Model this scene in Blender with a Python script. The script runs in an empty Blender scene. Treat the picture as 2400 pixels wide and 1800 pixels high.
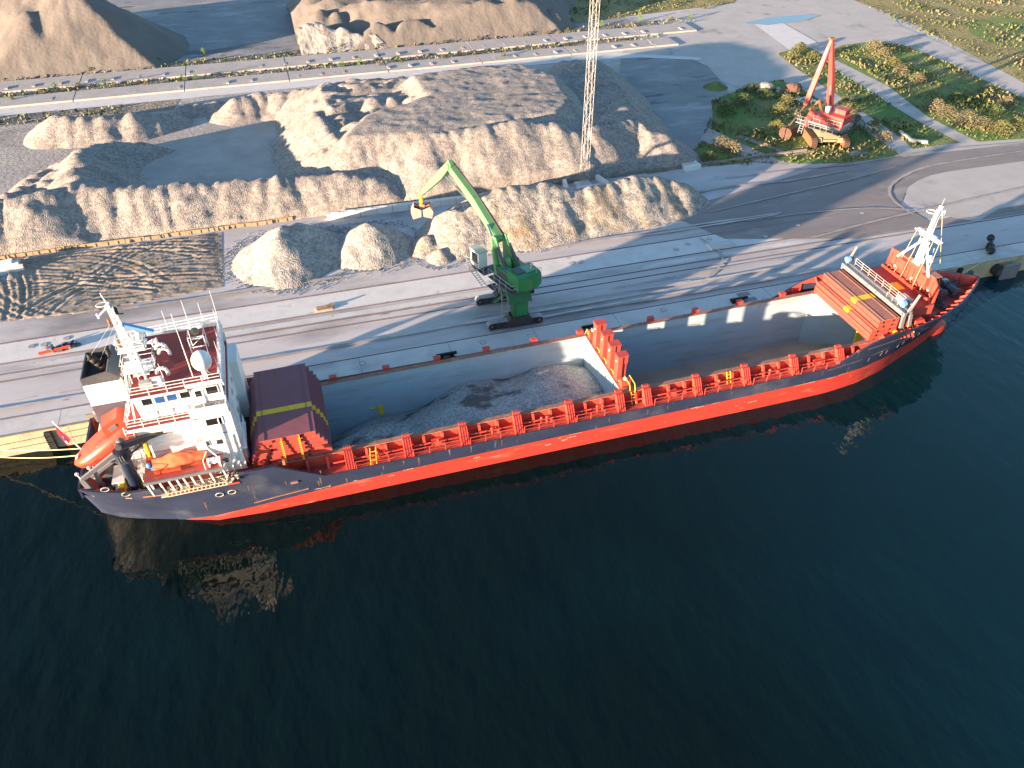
import bpy, bmesh, math, random
import numpy as np
from mathutils import Matrix, Vector, noise
random.seed(7)
SC = bpy.context.scene
COL = SC.collection
R = math.radians
# ------------------------------------------------------------------ camera model
YAW, PITCH, FPX, CAMH = R(16.75), R(39.07), 1840.0, 60.0
_f = Vector((math.sin(YAW)*math.cos(PITCH), math.cos(YAW)*math.cos(PITCH), -math.sin(PITCH)))
_r = Vector((math.cos(YAW), -math.sin(YAW), 0)); _u = _r.cross(_f)
def ray(px, py): return _r*((px-1200)/FPX) - _u*((py-900)/FPX) + _f
def P(px, py, z=2.7):                       # surveyed point: photo pixel -> world point at height z
    d = ray(px, py); t = (z-CAMH)/d.z
    return Vector((t*d.x, t*d.y, z))
def PY(px, py, y):                          # the same on a vertical plane y = const
    d = ray(px, py); t = y/d.y
    return Vector((t*d.x, y, CAMH+t*d.z))
cam = bpy.data.cameras.new('camera'); camo = bpy.data.objects.new('camera', cam); COL.objects.link(camo)
M = Matrix((( _r.x,_u.x,-_f.x,0),(_r.y,_u.y,-_f.y,0),(_r.z,_u.z,-_f.z,CAMH),(0,0,0,1)))
camo.matrix_world = M
cam.sensor_width = 36; cam.lens = FPX/2400*36; cam.clip_end = 3000; cam.clip_start = 1
SC.camera = camo
# ------------------------------------------------------------------ light
SUN_D = Vector((0.933, 0.359, 0)); EL = R(6.1)      # shadows fall along SUN_D
sd = Vector((SUN_D.x*math.cos(EL), SUN_D.y*math.cos(EL), -math.sin(EL)))
sun = bpy.data.lights.new('sun', 'SUN'); sun.energy = 5.0; sun.angle = R(0.6); sun.color = (1.0, 0.715, 0.49)
so = bpy.data.objects.new('sun', sun); COL.objects.link(so)
so.rotation_euler = sd.to_track_quat('-Z', 'Y').to_euler(); so.location = (-60, -20, 90)
W = bpy.data.worlds.new("World"); SC.world = W; W.use_nodes = True
nt = W.node_tree; bg = nt.nodes['Background']
sky = nt.nodes.new('ShaderNodeTexSky'); sky.sky_type = 'NISHITA'; sky.sun_disc = False
sky.sun_elevation = EL
sky.sun_rotation = math.atan2(-SUN_D.x, -SUN_D.y)   # towards the sun, from +Y clockwise
sky.air_density = 1.0; sky.dust_density = 0.6; sky.ozone_density = 2.5
nt.links.new(sky.outputs[0], bg.inputs[0]); bg.inputs[1].default_value = 0.10
SC.view_settings.view_transform = 'Standard'; SC.view_settings.look = 'None'
SC.view_settings.gamma = 1; SC.view_settings.use_curve_mapping = False
SC.view_settings.exposure = 2.3
SC.cycles.max_bounces = 6; SC.cycles.glossy_bounces = 3; SC.cycles.transmission_bounces = 2
# ------------------------------------------------------------------ materials
def mat(name, col, rough=.6, var=.12, scale=.8, spots=None, bump=0., bscale=4., metal=0., stretch=(1,1,1), layers=(), spec=.5, speck=None):
    """procedural paint or stone: base colour broken by noise, optional blotches [(colour, scale, threshold, stretch)], bump"""
    m = bpy.data.materials.new(name); m.use_nodes = True; n = m.node_tree; N = n.nodes; L = n.links
    b = N['Principled BSDF']; b.inputs['Roughness'].default_value = rough; b.inputs['Metallic'].default_value = metal
    b.inputs['Specular IOR Level'].default_value = spec
    geo = N.new('ShaderNodeNewGeometry')
    def vec(st):
        mp = N.new('ShaderNodeMapping'); mp.inputs['Scale'].default_value = st; L.new(geo.outputs['Position'], mp.inputs[0]); return mp.outputs[0]
    v = vec(stretch)
    ns = N.new('ShaderNodeTexNoise'); ns.inputs['Scale'].default_value = scale; ns.inputs['Detail'].default_value = 6; ns.inputs['Roughness'].default_value = .65
    L.new(v, ns.inputs['Vector'])
    mx = N.new('ShaderNodeMix'); mx.data_type = 'RGBA'
    mr = N.new('ShaderNodeMapRange'); mr.inputs[1].default_value = .3; mr.inputs[2].default_value = .7
    L.new(ns.outputs[0], mr.inputs[0]); L.new(mr.outputs[0], mx.inputs[0])
    mx.inputs[6].default_value = (*[max(0, c*(1-var)) for c in col], 1); mx.inputs[7].default_value = (*[min(1, c*(1+var)) for c in col], 1)
    out = mx.outputs[2]
    if speck:                                  # stones: (scale, amount)
        vo = N.new('ShaderNodeTexVoronoi'); vo.inputs['Scale'].default_value = speck[0]; L.new(geo.outputs['Position'], vo.inputs['Vector'])
        hs = N.new('ShaderNodeSeparateColor'); L.new(vo.outputs['Color'], hs.inputs[0])
        m2 = N.new('ShaderNodeMapRange'); m2.inputs[3].default_value = 1-speck[1]; m2.inputs[4].default_value = 1+speck[1]; L.new(hs.outputs[0], m2.inputs[0])
        mul = N.new('ShaderNodeVectorMath'); mul.operation = 'SCALE'; L.new(out, mul.inputs[0]); L.new(m2.outputs[0], mul.inputs['Scale']); out = mul.outputs[0]
    for (c, s, th, st, wd) in layers:
        n2 = N.new('ShaderNodeTexNoise'); n2.inputs['Scale'].default_value = s; n2.inputs['Detail'].default_value = 5; n2.inputs['Roughness'].default_value = .6
        L.new(vec(st), n2.inputs['Vector'])
        r2 = N.new('ShaderNodeMapRange'); r2.inputs[1].default_value = th; r2.inputs[2].default_value = th+wd; L.new(n2.outputs[0], r2.inputs[0])
        x2 = N.new('ShaderNodeMix'); x2.data_type = 'RGBA'; L.new(r2.outputs[0], x2.inputs[0]); L.new(out, x2.inputs[6]); x2.inputs[7].default_value = (*c, 1); out = x2.outputs[2]
    L.new(out, b.inputs['Base Color'])
    if bump:
        bn = N.new('ShaderNodeBump'); bn.inputs['Strength'].default_value = 1; bn.inputs['Distance'].default_value = bump
        if speck:
            v3 = N.new('ShaderNodeTexVoronoi'); v3.inputs['Scale'].default_value = bscale; L.new(geo.outputs['Position'], v3.inputs['Vector']); L.new(v3.outputs['Distance'], bn.inputs['Height'])
        else:
            n3 = N.new('ShaderNodeTexNoise'); n3.inputs['Scale'].default_value = bscale; n3.inputs['Detail'].default_value = 5; L.new(v, n3.inputs['Vector']); L.new(n3.outputs[0], bn.inputs['Height'])
        L.new(bn.outputs[0], b.inputs['Normal'])
    return m
MT = {}
def D(k, *a, **kw): MT[k] = mat(k, *a, **kw)
one = (1,1,1)
D('asphalt', (.50,.468,.455), .85, .2, .12, stretch=(.25,1,1), layers=[((.37,.355,.345), .5, .54, (.12,1,1), .2), ((.19,.18,.178), .07, .55, (.4,1,1), .15), ((.46,.45,.44), 1.1, .64, (.25,1,1), .1), ((.17,.16,.16), 1.7, .66, (.15,1,1), .08)], bump=.01, bscale=6)
D('concrete', (.58,.56,.53), .85, .12, .3, layers=[((.40,.385,.37), .15, .54, (.6,1,1), .15), ((.32,.30,.29), 1.2, .62, one, .12)], bump=.008)
D('concrete_light', (.64,.62,.59), .85, .1, .4, layers=[((.35,.34,.32), .4, .6, one, .15)], bump=.008)
D('beam_concrete', (.42,.39,.36), .9, .15, .3, layers=[((.27,.25,.23), .6, .58, one, .15)], bump=.02)
D('quay_face', (.42,.36,.24), .85, .15, .5, layers=[((.20,.17,.11), .35, .55, (1,1,.3), .2), ((.10,.09,.06), 1.2, .66, (1,1,.25), .12)], bump=.03)
D('dirt', (.27,.23,.185), .95, .35, .5, layers=[((.28,.25,.21), .3, .56, (.5,1,1), .12), ((.15,.15,.07), .4, .60, one, .1), ((.16,.135,.11), 1.0, .58, (.45,1,1), .08)], bump=.12, bscale=1.1, stretch=(.6,1,1))
D('yard', (.38,.35,.315), .9, .2, .15, layers=[((.42,.39,.35), .5, .56, (.4,1,1), .15), ((.25,.23,.21), .12, .56, (.6,1,1), .12)], bump=.08, bscale=1.5)
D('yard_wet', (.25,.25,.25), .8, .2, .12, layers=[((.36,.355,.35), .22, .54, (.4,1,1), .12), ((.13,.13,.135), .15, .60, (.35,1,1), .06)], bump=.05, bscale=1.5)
D('track_gravel', (.24,.21,.175), .95, .3, .8, layers=[((.28,.25,.21), 1.1, .56, one, .12), ((.16,.15,.05), .35, .56, one, .1)], bump=.3, bscale=2)
D('road', (.46,.43,.40), .85, .1, .2, layers=[((.25,.24,.23), .15, .58, one, .15)], bump=.01)
D('road_dark', (.24,.215,.205), .85, .15, .25, stretch=(.4,1,1), layers=[((.33,.31,.29), .2, .54, (.4,1,1), .15)])
D('gravel', (.275,.25,.225), .95, .12, .12, speck=(2.9,.30), bump=.06, bscale=5.5, layers=[((.235,.21,.185), .25, .58, one, .15)])
D('gravel_light', (.29,.28,.26), .95, .08, .3, speck=(2.7,.30), bump=.055, bscale=4.6)
D('gravel_ochre', (.30,.28,.248), .95, .1, .3, speck=(2.7,.36), bump=.055, bscale=4.6, layers=[((.25,.185,.10), .16, .50, (1,1,.3), .22)])
D('gravel_hold', (.36,.36,.345), .95, .1, .4, speck=(5,.3), bump=.09, bscale=5, layers=[((.11,.105,.095), .33, .535, (.7,1,1), .09)])
D('sand_dark', (.17,.152,.135), .95, .12, .1, layers=[((.15,.133,.115), .3, .58, one, .12)], bump=.12, bscale=1.2)
D('chalk', (.34,.32,.295), .95, .12, .3, layers=[((.22,.20,.175), .45, .52, one, .08)], bump=.25, bscale=1.3)
D('grass', (.15,.20,.05), .95, .4, .25, layers=[((.25,.21,.10), .16, .50, one, .18), ((.11,.22,.04), .09, .50, one, .12), ((.17,.15,.09), .9, .58, one, .1)], bump=.5, bscale=1.8)
D('grass_gold', (.26,.225,.09), .95, .3, .2, layers=[((.12,.12,.035), .4, .56, one, .12), ((.30,.24,.10), .12, .56, one, .12)], bump=.4, bscale=1.6)
D('leaf_yellow', (.125,.13,.042), .8, .3, 2); D('leaf_green', (.10,.19,.03), .8, .3, 2); D('leaf_dry', (.165,.145,.08), .85, .3, 2); D('leaf_dark', (.07,.10,.03), .85, .3, 2)
D('bark', (.12,.09,.06), .9, .2, 4)
D('navy', (.022,.032,.066), .45, .22, .5, stretch=(.4,1,1), layers=[((.06,.072,.105), .5, .53, (.35,1,.5), .2), ((.22,.19,.15), 1.6, .68, (1.2,1,.12), .06), ((.25,.23,.24), 3, .72, (.15,1,3), .05)], bump=.05, bscale=.7)
D('boot_red', (.43,.040,.028), .5, .1, .4, stretch=(.3,1,1), layers=[((.55,.13,.09), .8, .57, (.25,1,1.4), .14), ((.27,.028,.02), .8, .60, (.3,1,1), .1), ((.6,.36,.28), 2.4, .68, (.45,1,1.3), .05)], bump=.05, bscale=.6)
D('deck_red', (.33,.055,.042), .7, .2, .8, layers=[((.42,.14,.08), .6, .58, one, .12), ((.22,.09,.06), 2.5, .62, one, .08)])
D('roof_red', (.25,.035,.03), .6, .15, .8, layers=[((.30,.10,.08), 2.5, .66, one, .05)])
D('steel_red', (.54,.066,.044), .5, .12, 1., layers=[((.5,.1,.05), 1.8, .66, one, .08)])
D('coam_top', (.30,.14,.095), .8, .3, 2, layers=[((.34,.24,.18), 1.2, .55, (.5,1,1), .1), ((.12,.06,.045), 3, .6, one, .1)])
D('hatch_top_sky_tint', (.24,.082,.095), .6, .1, .5, layers=[((.19,.08,.08), .9, .58, (1,.3,1), .15)], bump=.02, bscale=1.)  # same paint as the red sides; purple tint of blue sky light put into the colour
D('hatch_brown', (.34,.145,.105), .65, .12, .5, layers=[((.42,.18,.13), 1., .58, (1,.3,1), .12)], bump=.02)
D('hold_paint', (.36,.465,.52), .6, .08, .3, layers=[((.34,.365,.375), .5, .52, (.3,1,2.5), .15), ((.40,.29,.17), .5, .68, (1.5,1.5,.3), .05), ((.12,.12,.12), 3.3, .76, one, .03)], bump=.03, bscale=.8)
D('hold_floor', (.36,.30,.23), .7, .15, .3, layers=[((.26,.23,.19), .5, .55, (.3,1,1), .15)])
D('white', (.80,.80,.78), .4, .03, .8, layers=[((.62,.52,.40), 1.1, .72, (1,1,.25), .08)])
D('white_clean', (.82,.82,.80), .4, .02)
D('grey_steel', (.16,.165,.18), .5, .15, 1.); D('grey_light', (.42,.41,.38), .6, .15, 1.)
D('funnel_grey', (.085,.08,.105), .5, .12, 1.); D('black', (.016,.016,.018), .5, .2, 2); D('dark_grey', (.07,.075,.085), .5, .2, 1.5)
D('soot', (.02,.018,.016), .7, .3, 1); D('rust', (.26,.11,.045), .8, .3, 2, layers=[((.22,.09,.04), 1.6, .55, one, .12)])
D('orange', (.60,.062,.032), .35, .06, 1); D('tarp', (.75,.17,.06), .7, .12, 1.5, bump=.06, bscale=2.)
D('yellow', (.80,.55,.02), .5, .08, 2); D('yellow_paint', (.85,.50,.02), .6, .08, 2)
D('crane_blue', (.013,.023,.052), .35, .15, 1.)
D('glass_dark', (.02,.02,.02), .08, .3, 1, spec=.8); D('glass_blue', (.03,.10,.30), .1, .3, 1)
D('alu', (.60,.56,.42), .5, .15, 3); D('rope', (.55,.50,.30), .8, .1, 5); D('rope_net', (.45,.42,.33), .9, .4, 6, bump=.1, bscale=8)
D('green_light', (.13,.36,.13), .45, .06, .8); D('green', (.02,.20,.065), .45, .12, .8, layers=[((.03,.16,.06), .9, .6, one, .1)])
D('panel_green', (.13,.30,.20), .5, .1, 1); D('green_dark', (.025,.13,.055), .5, .2, 1)
D('track_steel', (.045,.042,.04), .6, .3, 3); D('shoe_steel', (.33,.33,.34), .45, .3, 3)
D('crane_red', (.50,.055,.045), .5, .08, 1); D('khaki', (.24,.215,.13), .7, .12, 1.5); D('rust_track', (.085,.045,.03), .85, .3, 2, layers=[((.12,.08,.06), 1.5, .55, one, .1)])
D('galv', (.33,.33,.32), .5, .1, 3); D('chrome', (.6,.6,.6), .2, .05, 1, metal=1)
D('wood', (.34,.25,.15), .85, .25, 2, layers=[((.18,.13,.09), 2.4, .6, (.3,1,1), .1)]); D('wood_grey', (.24,.21,.18), .9, .25, 2)
D('stone_red', (.13,.075,.055), .9, .3, 1.5, bump=.1); D('plaster', (.70,.69,.66), .8, .08, 1.)
D('rail_rust', (.20,.125,.10), .8, .3, 1.5); D('joint', (.20,.185,.18), .9, .2, 2)
D('clam', (.40,.28,.225), .6, .2, 1.5); D('rubber', (.02,.02,.022), .6, .2, 3)
D('flag_red', (.75,.03,.05), .7, .05); D('flag_white', (.8,.8,.8), .7, .02); D('flag_blue', (.02,.05,.25), .7, .02)
D('canopy_blue', (.12,.33,.68), .35, .1, 1)
D('puddle', (.17,.22,.26), .12, .1)
# water
m = bpy.data.materials.new('sea'); m.use_nodes = True; N = m.node_tree.nodes; L = m.node_tree.links; b = N['Principled BSDF']
b.inputs['Base Color'].default_value = (.003, .010, .009, 1); b.inputs['Roughness'].default_value = .04; b.inputs['IOR'].default_value = 1.33
geo = N.new('ShaderNodeNewGeometry')
def nz(scale, st, det=3):
    mp = N.new('ShaderNodeMapping'); mp.inputs['Scale'].default_value = st; mp.inputs['Rotation'].default_value = (0,0,R(-28)); L.new(geo.outputs['Position'], mp.inputs[0])
    q = N.new('ShaderNodeTexNoise'); q.inputs['Scale'].default_value = scale; q.inputs['Detail'].default_value = det; L.new(mp.outputs[0], q.inputs['Vector']); return q.outputs[0]
a1 = nz(.42, (1,.5,1), 3); a2 = nz(.10, (1,.6,1), 2)
ad = N.new('ShaderNodeMath'); ad.operation = 'MULTIPLY_ADD'; L.new(a2, ad.inputs[0]); ad.inputs[1].default_value = 1.6; L.new(a1, ad.inputs[2])
bn = N.new('ShaderNodeBump'); bn.inputs['Distance'].default_value = .15; bn.inputs['Strength'].default_value = 1; L.new(ad.outputs[0], bn.inputs['Height']); L.new(bn.outputs[0], b.inputs['Normal'])
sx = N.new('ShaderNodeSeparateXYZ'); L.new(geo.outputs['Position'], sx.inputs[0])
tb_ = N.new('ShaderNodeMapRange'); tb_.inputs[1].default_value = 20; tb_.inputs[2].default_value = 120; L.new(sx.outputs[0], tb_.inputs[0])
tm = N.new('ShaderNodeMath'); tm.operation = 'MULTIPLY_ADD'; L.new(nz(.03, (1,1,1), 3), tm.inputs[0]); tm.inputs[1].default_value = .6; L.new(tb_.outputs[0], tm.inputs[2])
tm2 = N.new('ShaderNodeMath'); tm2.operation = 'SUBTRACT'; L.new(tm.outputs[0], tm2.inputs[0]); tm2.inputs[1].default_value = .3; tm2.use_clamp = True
mxs = N.new('ShaderNodeMix'); mxs.data_type = 'RGBA'; L.new(tm2.outputs[0], mxs.inputs[0]); mxs.inputs[6].default_value = (.0022,.008,.0075,1); mxs.inputs[7].default_value = (.004,.036,.052,1)   # base colour runs from dark green to a lighter blue towards +X
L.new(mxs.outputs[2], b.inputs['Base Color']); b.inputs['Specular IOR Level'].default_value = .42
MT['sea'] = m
# ------------------------------------------------------------------ mesh builder
def V(*a): return Vector(a)
class MB:
    def __init__(s): s.v = []; s.f = []; s.m = []
    def add(s, vs, fs, mi=0):
        o = len(s.v); s.v += [tuple(q) for q in vs]; s.f += [tuple(i+o for i in f) for f in fs]; s.m += [mi]*len(fs); return s
    def box(s, x0, x1, y0, y1, z0, z1, mi=0):
        return s.add([(x0,y0,z0),(x1,y0,z0),(x1,y1,z0),(x0,y1,z0),(x0,y0,z1),(x1,y0,z1),(x1,y1,z1),(x0,y1,z1)],
              [(0,3,2,1),(4,5,6,7),(0,1,5,4),(1,2,6,5),(2,3,7,6),(3,0,4,7)], mi)
    def bar(s, p0, p1, w, h=None, mi=0, w1=None, h1=None, up=None):
        p0 = Vector(p0); p1 = Vector(p1); h = w if h is None else h; w1 = w if w1 is None else w1; h1 = h if h1 is None else h1
        d = (p1-p0).normalized(); up = Vector(up) if up else (Vector((0,0,1)) if abs(d.z) < .95 else Vector((1,0,0)))
        sd_ = d.cross(up).normalized(); u = sd_.cross(d).normalized(); vs = []
        for p, a, c in ((p0, w, h), (p1, w1, h1)):
            for i, j in ((-1,-1),(1,-1),(1,1),(-1,1)): vs.append(p+sd_*(i*a/2)+u*(j*c/2))
        return s.add(vs, [(0,3,2,1),(4,5,6,7),(0,1,5,4),(1,2,6,5),(2,3,7,6),(3,0,4,7)], mi)
    def tube(s, p0, p1, r, r1=None, n=6, mi=0, cap=True):
        p0 = Vector(p0); p1 = Vector(p1); r1 = r if r1 is None else r1
        d = (p1-p0).normalized(); a = d.orthogonal().normalized(); b_ = d.cross(a); vs = []
        for p, q in ((p0, r), (p1, r1)):
            for i in range(n):
                t = 2*math.pi*i/n; vs.append(p+a*(q*math.cos(t))+b_*(q*math.sin(t)))
        fs = [(i, (i+1) % n, n+(i+1) % n, n+i) for i in range(n)]
        if cap: fs += [tuple(range(n-1,-1,-1)), tuple(range(n, 2*n))]
        return s.add(vs, fs, mi)
    def path(s, pts, r, n=6, mi=0):
        for a, b_ in zip(pts[:-1], pts[1:]): s.tube(a, b_, r, n=n, mi=mi)
        return s
    def prism(s, poly, z0, z1, mi=0, ms=None):
        n = len(poly); vs = [(p[0],p[1],z0) for p in poly]+[(p[0],p[1],z1) for p in poly]
        s.add(vs, [tuple(range(n-1,-1,-1))], mi if ms is None else ms)
        o = len(s.v)-2*n
        s.f.append(tuple(range(o+n, o+2*n))); s.m.append(mi)
        for i in range(n): s.f.append((o+i, o+(i+1) % n, o+n+(i+1) % n, o+n+i)); s.m.append(mi if ms is None else ms)
        return s
    def prismy(s, poly, y0, y1, mi=0):          # poly in (x,z)
        n = len(poly); vs = [(p[0],y0,p[1]) for p in poly]+[(p[0],y1,p[1]) for p in poly]
        return s.add(vs, [tuple(range(n)), tuple(range(2*n-1, n-1, -1))]+[(i, n+i, n+(i+1) % n, (i+1) % n) for i in range(n)], mi)
    def prismx(s, poly, x0, x1, mi=0):          # poly in (y,z)
        n = len(poly); vs = [(x0,p[0],p[1]) for p in poly]+[(x1,p[0],p[1]) for p in poly]
        return s.add(vs, [tuple(range(n-1,-1,-1)), tuple(range(n, 2*n))]+[(i, (i+1) % n, n+(i+1) % n, n+i) for i in range(n)], mi)
    def ball(s, c, r, sc=(1,1,1), n=12, k=8, mi=0):
        vs = []; fs = []
        for j in range(k+1):
            ph = math.pi*j/k
            for i in range(n):
                t = 2*math.pi*i/n; vs.append((c[0]+r*sc[0]*math.sin(ph)*math.cos(t), c[1]+r*sc[1]*math.sin(ph)*math.sin(t), c[2]-r*sc[2]*math.cos(ph)))
        for j in range(k):
            for i in range(n): fs.append((j*n+i, j*n+(i+1) % n, (j+1)*n+(i+1) % n, (j+1)*n+i))
        return s.add(vs, fs, mi)
    def rail(s, pts, h=1.05, r=.035, gap=1.5, rows=3):     # guard rail along a polyline
        for a, b_ in zip(pts[:-1], pts[1:]):
            a = Vector(a); b_ = Vector(b_); L_ = (b_-a).length; n = max(1, round(L_/gap))
            for i in range(n+1):
                p = a.lerp(b_, i/n); s.tube(p, p+V(0,0,h), r, n=4)
            for k in range(rows):
                z = h*(k+1)/rows; s.tube(a+V(0,0,z), b_+V(0,0,z), r*.9, n=4)
        return s
    def ladder(s, p0, p1, w, side, r=.03, step=.3):
        p0 = Vector(p0); p1 = Vector(p1); sv = Vector(side).normalized()*(w/2)
        s.tube(p0-sv, p1-sv, r, n=4); s.tube(p0+sv, p1+sv, r, n=4); n = int((p1-p0).length/step)
        for i in range(1, n): q = p0.lerp(p1, i/n); s.tube(q-sv, q+sv, r*.8, n=4)
        return s
    def build(s, name, mats, parent=None, smooth=False, base=None):
        bs = Vector(base) if base is not None else (Vector(parent['_b']) if parent is not None else Vector((0,0,0)))
        me = bpy.data.meshes.new(name); me.from_pydata([tuple(Vector(q)-bs) for q in s.v], [], s.f)
        if isinstance(mats, str): mats = (mats,)
        for k in mats: me.materials.append(MT[k])
        me.polygons.foreach_set('material_index', s.m)
        if smooth:
            bmm = bmesh.new(); bmm.from_mesh(me); bmesh.ops.remove_doubles(bmm, verts=bmm.verts, dist=.002); bmm.to_mesh(me); bmm.free()
            me.polygons.foreach_set('use_smooth', [True]*len(me.polygons))
        me.update(); o = bpy.data.objects.new(name, me); COL.objects.link(o)
        if parent is not None:
            o.parent = parent; PB[o.name] = tuple(bs)
        else: o.location = bs
        return o
PB = {}
I4 = Matrix.Identity(4)
def tag(o, label=None, cat=None, group=None, kind=None):
    if label: o['label'] = label
    if cat: o['category'] = cat
    if group: o['group'] = group
    if kind: o['kind'] = kind
    return o
class Root:
    """an Empty at the base of a thing; parts are built in frame coordinates, F maps the frame to the world"""
    def __init__(s, name, base, label, cat, group=None, F=I4):
        s.o = bpy.data.objects.new(name, None); COL.objects.link(s.o); s.base = Vector(base); s.o.empty_display_size = .5
        s.o.matrix_world = F @ Matrix.Translation(s.base); tag(s.o, label, cat, group)
    def part(s, mb, name, mats, parent=None, smooth=False):
        me_o = mb.build(name, mats, None, smooth, base=s.base); me_o.location = (0,0,0); me_o.parent = parent or s.o; return me_o
def solo(mb, name, mats, base, label=None, cat=None, group=None, kind=None, F=I4, smooth=False):
    o = mb.build(name, mats, None, smooth, base=base); o.matrix_world = F @ Matrix.Translation(Vector(base)); return tag(o, label, cat, group, kind)
def copy_tree(o, parent=None):
    c = o.copy(); COL.objects.link(c)
    if parent is not None: c.parent = parent
    for ch in [q for q in bpy.data.objects if q.parent == o]: copy_tree(ch, c)
    return c
_lay = [0]
def sheet(name, poly, z, m_, kind='structure', label=None, cat=None, group=None):   # flat laid surface, each 4 mm above the one before
    _lay[0] += 1; z = max(z, QZ+.004)+.004*_lay[0]
    mb = MB(); n = len(poly); mb.add([(p[0],p[1],z) for p in poly], [tuple(range(n))] if _area(poly) > 0 else [tuple(range(n-1,-1,-1))])
    return solo(mb, name, m_, (0,0,0), label, cat, group, kind)
def _area(p): return sum(p[i][0]*p[(i+1) % len(p)][1]-p[(i+1) % len(p)][0]*p[i][1] for i in range(len(p)))
def pix(lst, z=2.7): return [P(a, b, z) for a, b in lst]
QZ = 2.7
# ================================================================== SETTING
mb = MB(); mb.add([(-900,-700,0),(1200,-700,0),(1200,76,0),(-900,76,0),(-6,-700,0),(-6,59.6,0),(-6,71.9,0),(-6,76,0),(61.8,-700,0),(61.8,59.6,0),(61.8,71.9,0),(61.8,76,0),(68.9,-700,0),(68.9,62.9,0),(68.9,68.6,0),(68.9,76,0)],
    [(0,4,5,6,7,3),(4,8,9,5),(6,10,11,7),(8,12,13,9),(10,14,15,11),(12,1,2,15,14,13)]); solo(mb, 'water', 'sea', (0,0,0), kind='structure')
mb = MB(); mb.add([(-900,-700,-9),(1200,-700,-9),(1200,76,-9),(-900,76,-9)], [(0,1,2,3)]); solo(mb, 'seabed', 'dirt', (0,0,0), kind='structure')
YE = 74.6
mb = MB(); mb.box(-900,1200, YE+.35,1500, -6,QZ); solo(mb, 'quay_ground', 'asphalt', (0,0,0), kind='structure')
mb = MB()
for i in range(-8, 14): mb.box(i*14.0, i*14.0+13.97, YE, YE+.35, -6, QZ-.02 if i % 3 else QZ-.05)
mb.box(-112,196, YE-.03, YE+.352, 1.55, 1.6)
solo(mb, 'quay_wall', 'quay_face', (0,YE,0), kind='structure')
z1 = QZ+.004; z2 = QZ+.008; z3 = QZ+.012
sheet('concrete_apron', [(-120,YE+.0),(200,YE+.0),(200,77.65),(-120,77.65)], z1+.03, 'concrete')
mb = MB(); mb.box(-120,-18,YE-.12,YE+.12,z1+.03,z1+.11); solo(mb, 'kerb_edge', 'wood', (-60,YE,QZ), 'weathered timber kerb along the lit quay edge at left', 'kerb')
sheet('concrete_strip', [(-130,88.75),(86.6,88.75),(86.6,93.2),(-130,93.2)], z1, 'concrete_light')
sheet('pale_strip', [(-130,86.9),(150,86.9),(150,88.0),(-130,88.0)], z1, 'concrete')
# expansion joints in the concrete strips
mb = MB()
for x in range(-40, 100, 11): mb.box(x, x+.06, YE+.02, 77.6, z1+.032, z1+.036)
for x in range(-46, 86, 17): mb.box(x, x+.05, 88.8, 93.15, z1+.002, z1+.005)
solo(mb, 'joint_lines', 'joint', (0,80,QZ), kind='structure')
# gravel-yard grounds behind the wall
sheet('yard_ground', [(-200,116.6),(70,116.6),(72,118),(92,170),(60,178),(-200,178)], z1, 'yard')
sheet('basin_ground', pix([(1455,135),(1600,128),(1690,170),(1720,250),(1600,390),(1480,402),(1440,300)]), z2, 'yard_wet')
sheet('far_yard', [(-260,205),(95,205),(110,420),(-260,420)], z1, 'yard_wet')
sheet('dirt_patch', [P(0,755),P(200,733),P(350,705),P(522,673),P(520,545),P(0,612),(-60,116),(-60,96)], z2, 'dirt')
for nm, y0, y1, x1, m_ in (('weed_strip',188.8,192.6,97,'track_gravel'),('weed_strip',200.0,204.9,112,'track_gravel'),('weed_strip',172.0,178.2,-20,'track_gravel')):
    sheet(nm, [(-180,y0),(x1,y0),(x1+1,y1),(-180,y1)], z2, m_)
sheet('access_road', [(-180,178.3),(70,178.3),(85,176.5),(99,170),(107,166),(112,177),(100,182.2),(60,182.4),(-180,182.2)], z3, 'concrete_light')
road = pix([(1455,125),(1560,40),(1700,5),(1790,-40),(2010,-40),(2111,60),(2400,187),(2400,335),(2120,368),(2100,366),(1690,190),(1640,135)])
sheet('yard_road', road, z2+.002, 'road')
sheet('dark_bend', pix([(1560,500),(1900,400),(2010,372),(2100,352),(2400,330),(2400,395),(2260,398),(2180,415),(2125,445),(2110,480),(2180,520),(2400,470),(2400,500),(2000,560),(1700,560)]), z1, 'road_dark')
sheet('turning_area', pix([(2122,452),(2130,438),(2150,425),(2180,412),(2220,403),(2300,392),(2400,378),(2400,480),(2340,490),(2290,520),(2230,510),(2180,492),(2140,472)]), z2, 'road')
def grassy(name, lst, m_='grass'): return sheet(name, pix(lst), z2+.006, m_)
grassy('grass_field', [(1560,396),(1640,340),(1672,300),(1668,240),(1700,222),(1779,197),(1827,187),(1883,212),(1945,248),(2012,297),(2108,361),(2090,368),(1985,382),(1880,384),(1795,377),(1690,388)])
grassy('grass_field', [(1822,126),(1860,115),(1896,111),(1922,126),(1966,168),(2073,237),(2160,290),(2250,335),(2175,344),(2140,350),(2105,318),(2073,297),(1960,222),(1865,160)])
grassy('grass_field', [(1945,118),(1975,106),(2040,98),(2111,104),(2165,124),(2238,155),(2320,195),(2400,231),(2400,326),(2292,333),(2175,275),(2080,202),(1960,142)])
grassy('grass_field', [(1880,-20),(2000,0),(2150,60),(2400,195),(2400,-60),(1900,-80)], 'grass_gold')
grassy('grass_field', [(2260,55),(2400,25),(2400,120),(2330,105),(2275,80)], 'grass')
grassy('grass_field', [(1310,60),(1500,35),(1720,8),(1760,-40),(1250,-60)], 'grass_gold')
sheet('footpath', pix([(1922,126),(1945,118),(1960,142),(2080,202),(2175,275),(2292,333),(2250,335),(2160,290),(2073,237),(1966,168)]), z3+.006, 'road')
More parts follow.
